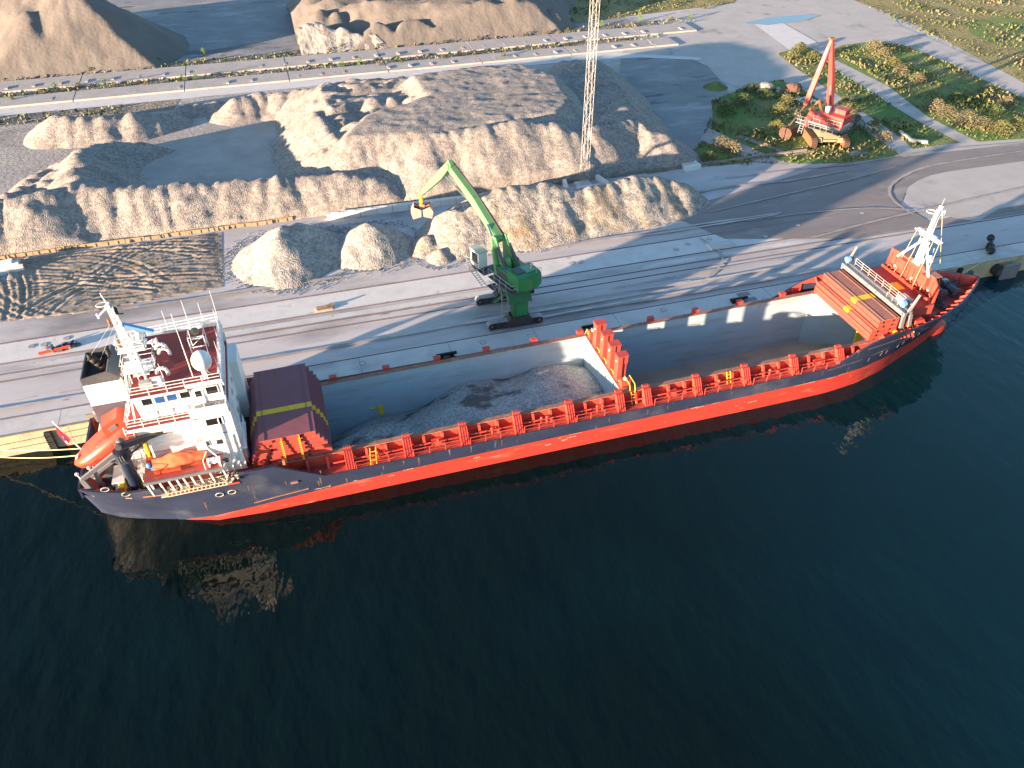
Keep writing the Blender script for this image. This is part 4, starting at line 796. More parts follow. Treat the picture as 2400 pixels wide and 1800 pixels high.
# white container with yellow lower part, small racks, yellow life-saving box
mb = MB(); mb.box(-19.0,-17.6,60.6,63.0,4.95,6.4); mb.box(-21.3,-20.2,60.4,62.9,4.95,6.1); mb.box(-19.02,-17.58,60.55,60.62,4.95,5.9,1); mb.box(-19.0,-17.9,59.9,60.5,4.95,5.8,1); mb.box(-17.75,-17.5,60.3,62.5,4.95,5.9,1); ship.part(mb, 'deck_locker', ('white','yellow'))
mb = MB()
for k in range(4): mb.box(-20.8,-20.2,59.75+k*.38,60.05+k*.38,5.0,6.0)
gb = ship.part(mb, 'gas_bottle_rack', 'yellow'); mb = MB()
for k in range(5): mb.path([(-21.0,59.7+k*.36,4.95),(-21.0,59.7+k*.36,5.7),(-20.6,59.7+k*.36,6.1)],.04,n=4)
mb.path([(-21.0,59.6,5.6),(-21.0,61.2,5.6)],.04); ship.part(mb, 'rack_frame', 'white_clean', gb)
q = SY(328,1008,62.2); mb = MB(); mb.box(q.x-.5,q.x+.5,62,62.5,q.z-.4,q.z+.5); mb.box(q.x-.1,q.x+.1,61.6,62.6,7.3,q.z-.4); ship.part(mb, 'rescue_box', 'yellow')
mb = MB(); mb.rail([(-17.95,58.3,7.42),(-17.95,62,7.42)],1.05,.04,1.2); ship.part(mb, 'railing', 'white_clean')
# stern davit frames (A shaped ramp)
top_ = SY(276,1064,62.0)
for i, y in enumerate((60.3,70.6)):
    mb = MB(); tp = V(-19.9,61.0 if i == 0 else 66.8,9.3); en = V(-23.5,y+.15 if i == 0 else y-.15,7.3)
    mb.bar(tp,en,.32,.42); mb.bar(en,(-23.1,en.y+(.1 if i == 0 else -.1),4.95),.38,.45); mb.bar(tp,(-20.2,tp.y,4.9),.3,.3); mb.bar(en.lerp(tp,.35),(-22.6,y+1.0 if i == 0 else y-1,4.9),.28,.28)
    ship.part(mb, 'davit_frame', 'grey_steel')
mb = MB(); mb.bar((-22.9,61.6,6.0),(-22.9,69.5,6.0),1.0,.12,up=(1,0,.4)); ship.part(mb, 'davit_beam', 'grey_light')
mb = MB(); mb.bar((-23.6,60.45,7.3),(-23.7,60.45,8.0),.08); mb.ball((-23.7,60.45,8.05),.17); mb.bar((-22.6,60.7,7.7),(-22.6,60.7,8.3),.08); mb.ball((-22.6,60.7,8.35),.17); ship.part(mb, 'stern_light', 'white_clean')
# chocks (oval fairleads) and freeing slots in the hull, rubbing bars
for px, py in ((244,1162),(295,1165),(515,1158),(544,1151)):
    q = SY(px,py,58.4); y = YC-hw(q.x,q.z)-.0; mb = MB(); nn = 16
    ring = [V(q.x+.36*math.cos(2*math.pi*k/nn), y-.03, q.z+.24*math.sin(2*math.pi*k/nn)) for k in range(nn)]
    mb.path(ring+[ring[0]],.05,n=5); mb.add([v+V(0,-.0,0) for v in ring], [tuple(range(nn))], 1); ship.part(mb, 'fairlead', ('grey_light','black'), hull)
mb = MB()
def hp(x, z, o=.03): return V(x, YC-hw(x,z)-o, z)
for a, b_, z in ((-20.3,-19.7,5.0),(-18.7,-17.0,5.05)): mb.bar(hp(a,z),hp(b_,z),.04,.12)
ship.part(mb, 'freeing_slot', 'coam_top', hull)
mb = MB(); mb.bar(hp(-16.7,4.95),hp(-9.9,4.95),.1,.16); ship.part(mb, 'gangway_rail', 'steel_red', hull)
mb = MB(); pts = [hp(x,z,.04) for x, z in ((56,3.1),(60,3.3),(64,3.5),(68,3.65),(72,3.8),(76,3.95),(79,4.1))]
for a, b_ in zip(pts[:-1], pts[1:]): mb.bar(a,b_,.03,.035)
pts = [hp(x,4.9,.04) for x in (61,65,69,73,77,80)]
for a, b_ in zip(pts[:-1], pts[1:]): mb.bar(a,b_,.04,.05)
for x in range(62,72,1): 
    if x % 3: mb.bar(hp(x,2.6,.03),hp(x+.1,3.1,.03),.02,.025)
ship.part(mb, 'weld_line', 'grey_steel', hull)
mb = MB(); pts = [hp(x,z,.05) for x, z in ((-9.2,1.75),(-6.5,2.0),(-3.8,2.15))]
for a, b_ in zip(pts[:-1], pts[1:]): mb.bar(a,b_,.08,.08)
ship.part(mb, 'rubbing_bar', 'coam_top', hull)
q = SY(690,1130,58.2); mb = MB(); mb.box(q.x-.35,q.x+.35,58.1,58.25,q.z-.1,q.z+.1); mb.bar((q.x-.5,58.3,6.0),(q.x-.5,58.3,6.6),.25); ship.part(mb, 'fairlead', 'coam_top', hull)
# accommodation ladder stowed in the recess
mb = MB(); a, b_ = V(-16.4,58.35,5.3), V(-11.0,58.35,5.3)
for y in (58.05,58.95):
    for z in (5.15,5.55): mb.tube((a.x,y,z),(b_.x,y,z),.05,n=5)
for k in range(15):
    x = a.x+(b_.x-a.x)*k/14; mb.bar((x,58.05,5.2),(x,58.95,5.2),.12,.05); mb.tube((x,58.05,5.15),(x,58.05,5.55),.035,n=4); mb.tube((x,58.95,5.15),(x,58.95,5.55),.035,n=4)
for k in range(0,14,3): x = a.x+(b_.x-a.x)*k/14; mb.tube((x,58.05,5.55),(x+.9,58.95,5.55),.03,n=4); mb.tube((x,58.95,5.55),(x+.9,58.05,5.55),.03,n=4)
mb.box(-17.0,-16.4,58.1,59.0,5.1,5.2); ship.part(mb, 'accommodation_ladder', 'alu')
mb = MB()
for k in range(22): q = V(random.uniform(-11,-9.95),random.uniform(58.1,58.9),random.uniform(5.1,5.8)); mb.bar(q,q+V(random.uniform(-.5,.5),random.uniform(-.4,.4),random.uniform(-.2,.3)),.13)
ship.part(mb, 'safety_net', 'rope_net')
# flag
fs_ = SY(198,1076,65.7); ft = SY(168,1038,65.7); mb = MB(); mb.tube((-24.2,65.7,6.0),(-25.6,65.7,10.6),.06); pole = ship.part(mb, 'flag_staff', 'white_clean')
mb = MB(); a = V(-25.55,65.7,10.4); mb.add([a,a+V(.7,-.1,-2.3),a+V(.3,-.2,-2.9),a+V(-.1,-.1,-1.3)], [(0,1,2,3)], 0); mb.add([a+V(-.02,-.03,-.8),a+V(.45,-.2,-2.6),a+V(.3,-.2,-2.7),a+V(-.1,-.06,-1.3)], [(0,1,2,3)], 1); mb.add([a+V(.0,-.05,-1.2),a+V(.3,-.2,-2.2),a+V(.22,-.2,-2.3),a+V(-.05,-.08,-1.4)], [(0,1,2,3)], 2); ship.part(mb, 'flag', ('flag_red','flag_white','flag_blue'), pole)
# ---- foredeck: raised house, breakwater, foremast
mb = MB(); mb.box(67.2,71.2,61.0,70.4,5.3,7.5); mb.box(64.2,67.2,60.4,61.2,5.3,6.3); mb.box(68.4,70.2,65.0,66.6,7.5,7.53,1); mb.box(66.6,67.3,60.0,60.9,5.3,6.6); mb.box(68.2,69.4,59.9,60.8,5.3,6.4,2); fh = ship.part(mb, 'forehouse', ('deck_red','yellow','steel_red'))
mb = MB(); W0, W1 = 61.3, 70.2; xw = 71.3; zb_, zt_ = 5.3, 10.4
prof = [(W0,zb_),(W0,zt_-1.0),(W0+1.0,zt_-.1),(W0+2.9,zt_-.1),(W0+3.2,zt_+.35),(W1-3.2,zt_+.35),(W1-2.9,zt_-.1),(W1-1.0,zt_-.1),(W1,zt_-.1),(W1,zb_)]
mb.prismx(prof, xw, xw+.15)
for y in [W0+.1+k*.83 for k in range(11)]: mb.box(xw-.14,xw,y,y+.07,7.5,zt_-.6)
for y in (W0+2.2,W1-2.8): mb.box(xw-.6,xw-.02,y-.6,y+.5,8.9,zt_-.25)
for y in (W0,W1-.1): mb.prismy([(xw-.2,7.5),(xw,7.5),(xw,zt_-.9)], y, y+.1)
mb.bar((xw+.5,W0+1.0,zt_-.05),(xw+.5,W1-1.0,zt_-.05),1.1,.06,1); mb.bar((xw-.7,W0,7.9),(xw-.7,W1,7.9),.08,.3)
bw = ship.part(mb, 'breakwater', ('steel_red','hatch_brown'))
mb = MB()
for y in (W0+1.3,W0+4.3,W1-1.5): mb.ball((xw-.12,y,8.5),.17)
ship.part(mb, 'flood_lamp', 'white_clean', bw)
for k, y in enumerate((62.2,64.6,65.7,69.3)):
    mb = MB(); ring = [V(xw-.25,y+.38*math.cos(2*math.pi*j/12),7.95+.38*math.sin(2*math.pi*j/12)) for j in range(13)]; mb.path(ring,.08,n=5); ship.part(mb, 'hose_reel', 'rust', bw)
mb = MB(); mz = zt_+.3; mt_ = 18.0
mb.bar((xw+.2,YC,mz),(xw+.6,YC,mt_),.5,.42,w1=.32,h1=.3,up=(1,0,0)); mb.bar((xw+.2,YC,mz-.2),(xw+.2,YC,mz+.9),1.1,.9,w1=.5,h1=.42,up=(1,0,0))
fm = ship.part(mb, 'foremast', 'white_clean'); mb = MB(); mb.ladder((xw-.35,YC-.1,mz+.8),(xw+.25,YC-.1,mt_-.4),.42,(0,1,0),.05,.42); ship.part(mb, 'ladder', 'white_clean', fm)
zc_ = SY(2170,553,65.7).z; mb = MB(); mb.bar((xw+.3,YC-2.0,zc_),(xw+.3,YC+2.0,zc_),.7,.12); mb.box(xw-.4,xw+.9,YC-.8,YC+.8,zc_-.05,zc_+.05); mb.bar((xw,YC-.5,zc_-.8),(xw+.3,YC+.7,zc_-.8),.6,.25); ship.part(mb, 'crosstree', 'white_clean', fm)
mb = MB(); mb.tube((xw+.1,YC-.1,zc_-.4),(xw-.3,YC-2.7,zt_-.4),.14,n=8); mb.tube((xw+.1,YC+.1,zc_-.4),(xw-.3,YC+2.9,zt_-.4),.14,n=8); ship.part(mb, 'stay_strut', 'white_clean', fm)
mb = MB()
for y in (-1.9,1.9): mb.tube((xw+.3,YC+y,zc_),(xw-.6,YC+y*1.25,7.8),.03,n=4); mb.tube((xw+.3,YC+y*.5,zc_),(xw-.6,YC+y*.6,7.8),.03,n=4)
mb.tube((xw+.8,YC-.3,zc_+3),(xw+4.5,YC-.4,6.5),.03,n=4); ship.part(mb, 'stay_wire', 'rope', fm)
mb = MB(); mb.path([(xw-.6+.5*math.cos(t),YC+.5*math.sin(t),mt_-.5) for t in [2*math.pi*k/10 for k in range(11)]],.05,n=4); mb.tube((xw+.6,YC,mt_),(xw+.7,YC,mt_+1.0),.06,mi=1); mb.box(xw+.9,xw+1.3,YC-.2,YC+.2,mt_-1.2,mt_-.6); ship.part(mb, 'mast_light', ('white_clean','grey_steel'), fm)
mb = MB(); mb.tube((xw+1.0,YC-.8,zc_-1.4),(xw+1.1,YC-.8,zc_-2.4),.06,mi=0); mb.tube((xw+.9,YC-.8,zc_-2.6),(xw+1.2,YC-.8,zc_-3.2),.3,n=8,mi=1); ship.part(mb, 'bell', ('canopy_blue','white_clean'), fm)
# deck clutter beside the forward gantry
mb = MB()
for k in range(6): mb.bar((65.0+k*.55,59.2,4.8),(65.2+k*.55,60.6,6.0+.15*(k % 2)),.22,.1)
ship.part(mb, 'stair', 'steel_red'); mb = MB()
for k in range(3): mb.tube((66.6+k*.6,59.3,5.3),(66.6+k*.6,60.6,6.4),.07)
ship.part(mb, 'hand_rail', 'yellow_paint'); mb = MB(); mb.ball((65.2,59.5,5.7),.3,(1.3,1,1)); ship.part(mb, 'air_bottle', 'yellow_paint')
# ---- hatch covers (stacked pontoons, loose things)
def cover(x0, x1, z, th, lab, grp, mats, y0=60.0, y1=71.2, band=None):
    r_ = Root('hatch_cover', ((x0+x1)/2,(y0+y1)/2,z), lab, 'hatch cover', grp, SF)
    mb = MB(); mb.box(x0,x1,y0,y1,z,z+th-.04,1); mb.box(x0-.04,x1+.04,y0-.03,y1+.03,z+th-.04,z+th)
    for xr in (x0+.5,x1-.5): mb.box(xr-.04,xr+.04,y0,y1,z+th,z+th+.04)
    r_.part(mb, 'panel', mats); mb = MB()
    if band: mb.box(x0-.05,x1+.05,band[0],band[1],z+th+.001,z+th+.006); mb.box(x1+.04,x1+.05,band[0],band[1],z+.05,z+th); mb.box(x0-.05,x0-.04,band[0],band[1],z+.05,z+th); r_.part(mb, 'yellow_stripe', band[2]); mb = MB()
    for k, f in enumerate((.22,.71)):
        xx_ = x0+(x1-x0)*f+random.uniform(-.1,.1); mb.box(xx_-.1,xx_+.1,y0-.06,y0,z+.08,z+th-.16)
    r_.part(mb, 'lug', ('black',)); return r_
lv = ('top one','second from the top','third from the top','fourth from the top','fifth from the top','bottom one')
aft = [(-7.35,-2.0,7.7),(-7.7,-1.7,7.12),(-7.95,-1.35,6.54),(-8.2,-1.1,5.96),(-8.4,-.95,5.38),(-8.55,-.8,4.8)]
for i, (x0, x1, z) in enumerate(aft):
    cover(x0, x1, z, .50, 'purple brown hatch cover of the stack by the white deckhouse, '+lv[i], 'hatch covers stacked aft', ('hatch_top_sky_tint','steel_red'), 59.75+.06*i,71.0, (63.6,64.35,'yellow_paint'))
r_ = Root('cover_ladder', (-4.6,59.7,4.8), 'yellow ladder rails on the end of the aft hatch cover stack', 'ladder', F=SF)
for x in (-5.3,-3.6): mb = MB(); mb.bar((x,59.62,4.9),(x,59.62,8.2),.12,.06); [mb.box(x-.18,x-.05,59.58,59.66,5.0+.3*k,5.08+.3*k) for k in range(10)]; r_.part(mb, 'side_rail', 'yellow_paint')
fw = [(63.0,65.7,6.9),(63.0,65.7,6.32),(62.3,65.7,5.74),(62.2,65.7,5.16),(62.2,65.7,4.72)]
for i, (x0, x1, z) in enumerate(fw):
    cover(x0, x1, z, .50 if i < 4 else .38, 'red brown hatch cover stacked at the bow gantry, '+('top one','second from the top','third from the top, a bare ledge','fourth from the top','bottom one')[i], 'hatch covers stacked forward', ('hatch_brown','steel_red'), 60.1,71.3, (64.6,65.5,'yellow') if i in (0,2) else None)
# ---- hatch cover gantry crane
g = Root('hatch_gantry', (66.2,YC,4.7), 'grey travelling gantry crane for hatch covers spanning the bow end of the holds', 'gantry crane', F=SF)
gx0, gx1, gz = 65.85, 67.1, 8.0
mb = MB(); mb.box(gx0,gx0+.3,59.7,71.9,gz-.45,gz+.1); mb.box(gx1-.25,gx1,59.9,71.9,gz-.45,gz+.05)
for k in range(8): mb.box(gx0,gx1,60+k*1.65,60.15+k*1.65,gz-.3,gz)
g.part(mb, 'main_beam', 'grey_steel'); mb = MB(); mb.box(gx0+.32,gx1-.28,60.2,71.6,gz+.0,gz+.06); g.part(mb, 'walkway', 'grey_light')
mb = MB(); mb.rail([(gx1+.0,61.5,gz),(gx1+.0,71.0,gz)],1.0,.035,1.3); mb.rail([(gx0+.3,61.5,gz+.1),(gx0+.3,63.5,gz+.1)],.6,.03,1.0,1); g.part(mb, 'railing', 'grey_light')
for y in (59.9,71.7):
    mb = MB(); mb.bar((gx0+.15,y,gz-.4),(gx0+.55,y+.1,4.75),.3,.4); mb.bar((gx1-.1,y,gz-.4),(gx1+.5,y+.1,4.75),.28,.35); mb.box(gx0-.2,gx1+.9,y-.2,y+.2,4.7,5.0); g.part(mb, 'leg', 'grey_steel')
    mb = MB(); mb.tube((gx1-.6,y,gz+.1),(gx1+.2,y+(.0),gz+2.3),.22,.16,n=8); mb.tube((gx1-1.0,y-.2,gz),(gx1+.15,y,gz+2.2),.04); mb.tube((gx1+.1,y+.3,gz),(gx1+.15,y,gz+2.2),.04); g.part(mb, 'lamp_mast', 'grey_steel')
    mb = MB(); yy = y+(1.0 if y < 65 else -.1); mb.tube((gx0+.35,yy,gz+.6),(gx0+.75,yy+.05,gz+.65),.42,n=16,mi=1); mb.tube((gx0+.75,yy,gz+.65),(gx0+1.1,yy+.05,gz+.65),.4,n=16); mb.tube((gx0+.34,yy,gz+.6),(gx0+.33,yy,gz+.6),.36,n=16,mi=1); g.part(mb, 'cable_drum', ('crane_blue','canopy_blue'))
mb = MB(); mb.box(gx1-.1,gx1+1.0,61.3,62.9,gz-.2,gz+.6); g.part(mb, 'motor_box', 'grey_light')
# ---- lifeboat (free-fall, enclosed)
LBm = None
a_, b_ = SY(188,1077,65.9), SY(300,1010,65.9)
low, high = V(-23.9,62.6,6.7), V(-17.2,63.1,10.1)
ax = (high-low).normalized(); sd2 = ax.cross(V(0,0,1)).normalized(); upv = sd2.cross(ax)
LF = Matrix((( ax.x,-sd2.x,upv.x,low.x),(ax.y,-sd2.y,upv.y,low.y),(ax.z,-sd2.z,upv.z,low.z),(0,0,0,1)))
LFW = SF @ LF
lb = Root('lifeboat', (0,0,0), 'orange enclosed free fall lifeboat sloping on the stern ramp', 'lifeboat', F=LFW)
Ln = (high-low).length; mb = MB(); secs = []
prof = [(0,.05,.9,.95),(.03,.35,.55,1.15),(.1,.8,.25,1.4),(.22,1.15,.05,1.65),(.4,1.35,0,1.85),(.6,1.38,0,2.0),(.8,1.3,.05,2.05),(.93,1.1,.15,1.95),(1,.85,.4,1.6)]
n = 18
for t, hw_, zb0, zt0_ in prof:
    for j in range(n):
        th = 2*math.pi*j/n; c, s = math.cos(th), math.sin(th); yy = 1.22*hw_*math.copysign(abs(c)**.75, c); zz = (zb0+zt0_)/2+(zt0_-zb0)/2*math.copysign(abs(s)**.85, s); mb.v.append((t*Ln,yy,zz))
for i in range(len(prof)-1):
    for j in range(n): mb.f.append((i*n+j, i*n+(j+1) % n, (i+1)*n+(j+1) % n, (i+1)*n+j)); mb.m.append(0)
mb.f += [tuple(range(n-1,-1,-1)), tuple(range((len(prof)-1)*n, len(prof)*n))]; mb.m += [0,0]
hb = lb.part(mb, 'hull', 'orange', smooth=True)
mb = MB(); mb.add([(.62*Ln,-1.15,1.7),(.98*Ln,-1.05,1.6),(.98*Ln,1.05,1.6),(.62*Ln,1.15,1.7),(.68*Ln,-.85,2.95),(.9*Ln,-.8,2.9),(.9*Ln,.8,2.9),(.68*Ln,.85,2.95)],[(0,3,2,1),(4,5,6,7),(0,1,5,4),(1,2,6,5),(2,3,7,6),(3,0,4,7)]); cb_ = lb.part(mb, 'cockpit', 'orange')
mb = MB(); mb.box(.645*Ln-.04,.66*Ln,-.4,.4,2.15,2.6); mb.box(.73*Ln,.83*Ln,-1.02,-.96,2.15,2.55); mb.box(.73*Ln,.83*Ln,.96,1.02,2.15,2.55); lb.part(mb, 'window', 'grey_steel', cb_)
mb = MB()
for y in (-1.38,1.38): mb.bar((.12*Ln,y*.85,1.0),(.3*Ln,y*1.13,.95),.1,.1); mb.bar((.3*Ln,y*1.13,.95),(.85*Ln,y*1.2,.95),.1,.1)
lb.part(mb, 'rubbing_strake', 'orange'); mb = MB(); mb.bar((.1*Ln,-.3,1.55),(.16*Ln,-.3,1.7),.5,.05); mb.box(.45*Ln,.53*Ln,-1.1,-.95,1.6,1.75); lb.part(mb, 'hatch_plate', 'grey_light')
mb = MB(); mb.rail([(.45*Ln,-.9,1.75),(.66*Ln,-.9,1.85)],.35,.03,.5,1); lb.part(mb, 'grab_rail', 'rust')
mb = MB(); mb.tube((.995*Ln,-.1,.4),(1.03*Ln,-.1,.4),.3,n=10); lb.part(mb, 'propeller_guard', 'orange')
r_ = ship.part(MB().bar(low+V(.8,-1.0,-.35),high+V(0,-1.0,-.4),.25,.3).bar(low+V(.8,1.4,-.35),high+V(0,1.2,-.4),.25,.3).bar((-19,65,10),(-19,65,4.9),.3,.3).bar((-19,67.4,10),(-19,67.4,4.9),.3,.3), 'lifeboat_ramp', 'grey_steel')
# rescue boat under an orange tarpaulin
rb = Root('rescue_boat', (-14.6,59.7,7.42), 'open rescue boat under a draped orange tarpaulin on the boat deck', 'rescue boat', F=SF)
mb = MB(); x0, x1 = -17.0, -12.2; nx, ny = 22, 12
def tarp_z(u, v):
    ridge = 1.45-.75*abs(u-.36)*1.1-.1*math.sin(u*9); return .25+max(.0, ridge*(1-abs(v)**1.3*.85))+.05*math.sin(u*23+v*9)+.04*math.sin(v*17+u*5)
for i in range(nx+1):
    u = i/nx; wv = .95*(1-.55*max(0,(u-.55)/.45)**1.5)*(.8+.2*min(1,u*6))
    for j in range(ny+1):
        v = j/ny*2-1; mb.v.append((x0+(x1-x0)*u, 59.75+.2*u+v*wv*.9, 7.42+tarp_z(u,v)*.85))
for i in range(nx):
    for j in range(ny): a = i*(ny+1)+j; mb.f.append((a,a+ny+1,a+ny+2,a+1)); mb.m.append(0)
for (j) in (0,ny):
    o0 = len(mb.v)
    for i in range(nx+1): b0 = mb.v[i*(ny+1)+j]; mb.v.append((b0[0],b0[1],7.5))
    for i in range(nx): mb.f.append((i*(ny+1)+j,(i+1)*(ny+1)+j,o0+i+1,o0+i)); mb.m.append(0)
rb.part(mb, 'tarpaulin', 'tarp', smooth=True)
mb = MB(); mb.box(-16.9,-12.8,59.2,60.5,7.43,7.75); mb.bar((-16.9,59.05,7.6),(-14.6,58.9,7.65),.25,.3); rb.part(mb, 'boat_hull', 'orange'); mb = MB(); mb.ball((-17.35,59.6,8.1),.28); mb.box(-17.3,-17.0,59.5,59.8,7.5,8.0); rb.part(mb, 'outboard_motor', 'canopy_blue')
# life raft canister
lr = Root('life_raft', (-11.6,58.7,7.42), 'white life raft canister in its cradle at the forward end of the boat deck', 'life raft', F=SF)
mb = MB()
for k in range(5): mb.tube((-12.15+k*.24,58.7,7.95),(-11.94+k*.24,58.7,7.95),.33 if k % 2 == 0 else .3,n=14)
lr.part(mb, 'canister', 'white_clean', smooth=False); mb = MB(); mb.box(-12.1,-11.95,58.4,59,7.43,7.7); mb.box(-11.2,-11.05,58.4,59,7.43,7.7); mb.path([(-12.4,58.2,7.42),(-12.4,58.2,8.6),(-12.1,59.4,8.6)],.05); mb.path([(-11.0,58.2,7.42),(-11.0,58.3,8.5),(-12.2,59.9,8.9)],.05); lr.part(mb, 'cradle', 'white_clean')
# mooring ropes
def rope(a, b_, sag, lab, r=.05, m_='rope'):
    a = Vector(a); b_ = Vector(b_); mb = MB(); pts = [a.lerp(b_,t)-V(0,0,4*sag*t*(1-t)) for t in [k/12 for k in range(13)]]; mb.path(pts, r, n=5)
    solo(mb, 'mooring_rope', m_, a, lab, 'rope', 'mooring ropes')
A = SF @ V(-24.2,66.5,6.0)
rope(A, P(-60,1052,1.5), .3, 'upper of the two pale mooring ropes running left from the stern')
rope(SF @ V(-24.2,66.0,5.6), P(-60,1066,.8), .5, 'lower of the two pale mooring ropes running left from the stern')
bq = P(2318,590,3.4)
rope(SF @ V(74.5,71.0,6.3), bq, .3, 'upper thin mooring rope from the bow to the hook bollard')
rope(SF @ V(77.0,69.5,6.0), bq+V(-.3,-.6,-.2), .7, 'lower slack mooring rope from the bow to the hook bollard')
rope(SF @ V(80.5,67.6,5.8), bq+V(.3,-.6,-.3), .2, 'steep mooring rope from the bow tip to the hook bollard')
# ================================================================== GREEN MATERIAL HANDLING CRANE
GC = Vector((24.4,81.6,0)); gu = Vector((-.31,.95,0)).normalized(); gv = Vector((gu.y,-gu.x,0))    # gu: boom direction, gv: its right hand
def GM(s, t, z): return GC+gu*s+gv*t+V(0,0,z)
gr = Root('material_handler', (GC.x,GC.y,QZ), 'green material handling crane on crawler tracks standing on the quay', 'crane')
def crawler(root, cx, cy, L_, w, h, d, m_shoe, m_frame, z0=QZ, nshoe=22, wheelm='rust'):
    """crawler track centred at cx,cy along unit d"""
    d = Vector((d[0],d[1],0)).normalized(); s_ = Vector((-d.y,d.x,0)); c = V(cx,cy,z0); r_ = h/2; half = L_/2-r_
    def pt(u):                                       # perimeter param 0..1
        per = 4*half+2*math.pi*r_; q = u*per
        if q < 2*half: return (-half+q, h, 0)
        q -= 2*half
        if q < math.pi*r_: a = q/r_; return (half+r_*math.sin(a), r_+r_*math.cos(a), -a)
        q -= math.pi*r_
        if q < 2*half: return (half-q, 0, math.pi)
        q -= 2*half; a = q/r_; return (-half-r_*math.sin(a), r_-r_*math.cos(a), math.pi-a)
    mb = MB(); n = nshoe*2+8
    for i in range(n):
        a = pt(i/n); b_ = pt((i+.86)/n)
        p0 = c+d*a[0]+V(0,0,a[1]); p1 = c+d*b_[0]+V(0,0,b_[1])
        nrm = ((p0+p1)/2-(c+V(0,0,r_)+d*max(-half,min(half,a[0])))).normalized()
        mb.bar(p0,p1,w,.1,up=nrm)
    tr_ = root.part(mb, 'crawler_track', m_shoe)
    mb = MB(); mb.bar(c-d*half+V(0,0,r_),c+d*half+V(0,0,r_),w*.72,h*.8)
    for e in (-1,1): mb.tube(c+d*(e*half)+V(0,0,r_)-s_*(w*.36),c+d*(e*half)+V(0,0,r_)+s_*(w*.36),r_*.86,n=16)
    root.part(mb, 'track_frame', m_frame, tr_)
    mb = MB()
    for e in (-1,1): mb.tube(c+d*(e*half)+V(0,0,r_)-s_*(w*.4),c+d*(e*half)+V(0,0,r_)+s_*(w*.4),r_*.35,n=10)
    root.part(mb, 'wheel_hub', wheelm, tr_)
crawler(gr, 24.15,78.75,7.3,.85,1.15,(1,-.03),'shoe_steel','track_steel')
crawler(gr, 24.15,84.7,7.3,.85,1.15,(1,-.03),'shoe_steel','track_steel')
mb = MB(); mb.prismy([(22.4,QZ+.4),(26.6,QZ+.4),(25.9,QZ+1.6),(23.4,QZ+1.6)],78.1,79.7); gr.part(mb, 'axle_housing', 'track_steel'); mb = MB(); mb.prismy([(22.4,QZ+.4),(26.6,QZ+.4),(25.9,QZ+1.6),(23.4,QZ+1.6)],84.0,85.4); gr.part(mb, 'axle_housing', 'track_steel')
mb = MB(); mb.box(23.8,25.65,78.3,79.8,QZ+1.6,6.4); mb.box(24.2,25.55,78.26,78.3,QZ+1.75,6.1,1); mb.box(23.7,25.8,84.0,85.3,QZ+1.6,6.4); mb.prismx([(78.3,6.4),(85.3,6.4),(84.2,7.6),(79.4,7.6)],23.3,26.2); mb.bar((23.4,80.5,6.6),(22.5,82.5,4.2),.35); mb.tube((24.4,81.6,7.5),(24.4,81.6,8.45),1.25,n=20); mb.tube((26.2,80.4,6.6),(27.0,80.4,6.6),.5,n=14,mi=2)
gr.part(mb, 'portal_frame', ('green_dark','green','black'))
# slewing upper works
def gbox(mb, s0, s1, t0, t1, z0_, z1_, mi=0):
    return mb.add([GM(s0,t0,z0_),GM(s1,t0,z0_),GM(s1,t1,z0_),GM(s0,t1,z0_),GM(s0,t0,z1_),GM(s1,t0,z1_),GM(s1,t1,z1_),GM(s0,t1,z1_)],[(0,1,2,3),(4,7,6,5),(0,4,5,1),(1,5,6,2),(2,6,7,3),(3,7,4,0)],mi)
mb = MB(); gbox(mb,-3.6,3.6,-1.4,1.9,8.25,8.45,1)
pr_ = [(-3.75,8.45),(-3.75,9.9),(-3.4,10.25),(-1.3,10.3),(-1.3,8.45)]
n0 = len(mb.v)
for t in (-1.45,1.95):
    for s_, z in pr_: mb.v.append(GM(s_-(.0 if abs(t) < 1 else 0),t,z))
k = len(pr_); mb.f += [tuple(range(n0,n0+k)), tuple(range(n0+2*k-1,n0+k-1,-1))]+[(n0+i,n0+k+i,n0+k+(i+1) % k,n0+(i+1) % k) for i in range(k)]; mb.m += [0]*(k+2)
# bulged rear
mb.add([GM(-3.76,-1.45,8.45),GM(-4.15,-.6,8.45),GM(-4.25,.25,8.45),GM(-4.15,1.1,8.45),GM(-3.76,1.95,8.45),GM(-3.76,-1.45,10.0),GM(-4.15,-.6,10.05),GM(-4.25,.25,10.1),GM(-4.15,1.1,10.05),GM(-3.76,1.95,10.0)],[(0,5,6,1),(1,6,7,2),(2,7,8,3),(3,8,9,4),(5,9,8,7,6),(0,1,2,3,4)])
uw = gr.part(mb, 'counterweight_housing', ('green','dark_grey'))
mb = MB(); gbox(mb,-1.3,1.4,-1.4,-.2,8.45,9.75); gbox(mb,-1.25,1.35,-1.43,-1.4,8.6,9.5,1); gbox(mb,-1.2,.9,.7,1.9,8.45,9.6); gbox(mb,.9,2.2,.8,1.9,8.45,9.9); gbox(mb,-2.9,-1.5,-1.0,.1,10.3,10.36,1); gr.part(mb, 'engine_housing', ('green','dark_grey'), uw); mb = MB(); gbox(mb,-3.2,-1.5,.2,1.7,10.3,10.34); gbox(mb,-1.1,.6,-1.2,-.35,9.75,9.79); gbox(mb,-1.1,.7,.9,1.7,9.6,9.64); gr.part(mb, 'top_panel', 'panel_green', uw)
mb = MB(); mb.tube(GM(-2.6,1.2,10.2),GM(-2.6,1.2,10.9),.13,n=8); mb.tube(GM(-2.6,1.2,10.85),GM(-2.85,1.2,11.05),.14,n=8); gr.part(mb, 'exhaust', 'grey_light', uw)
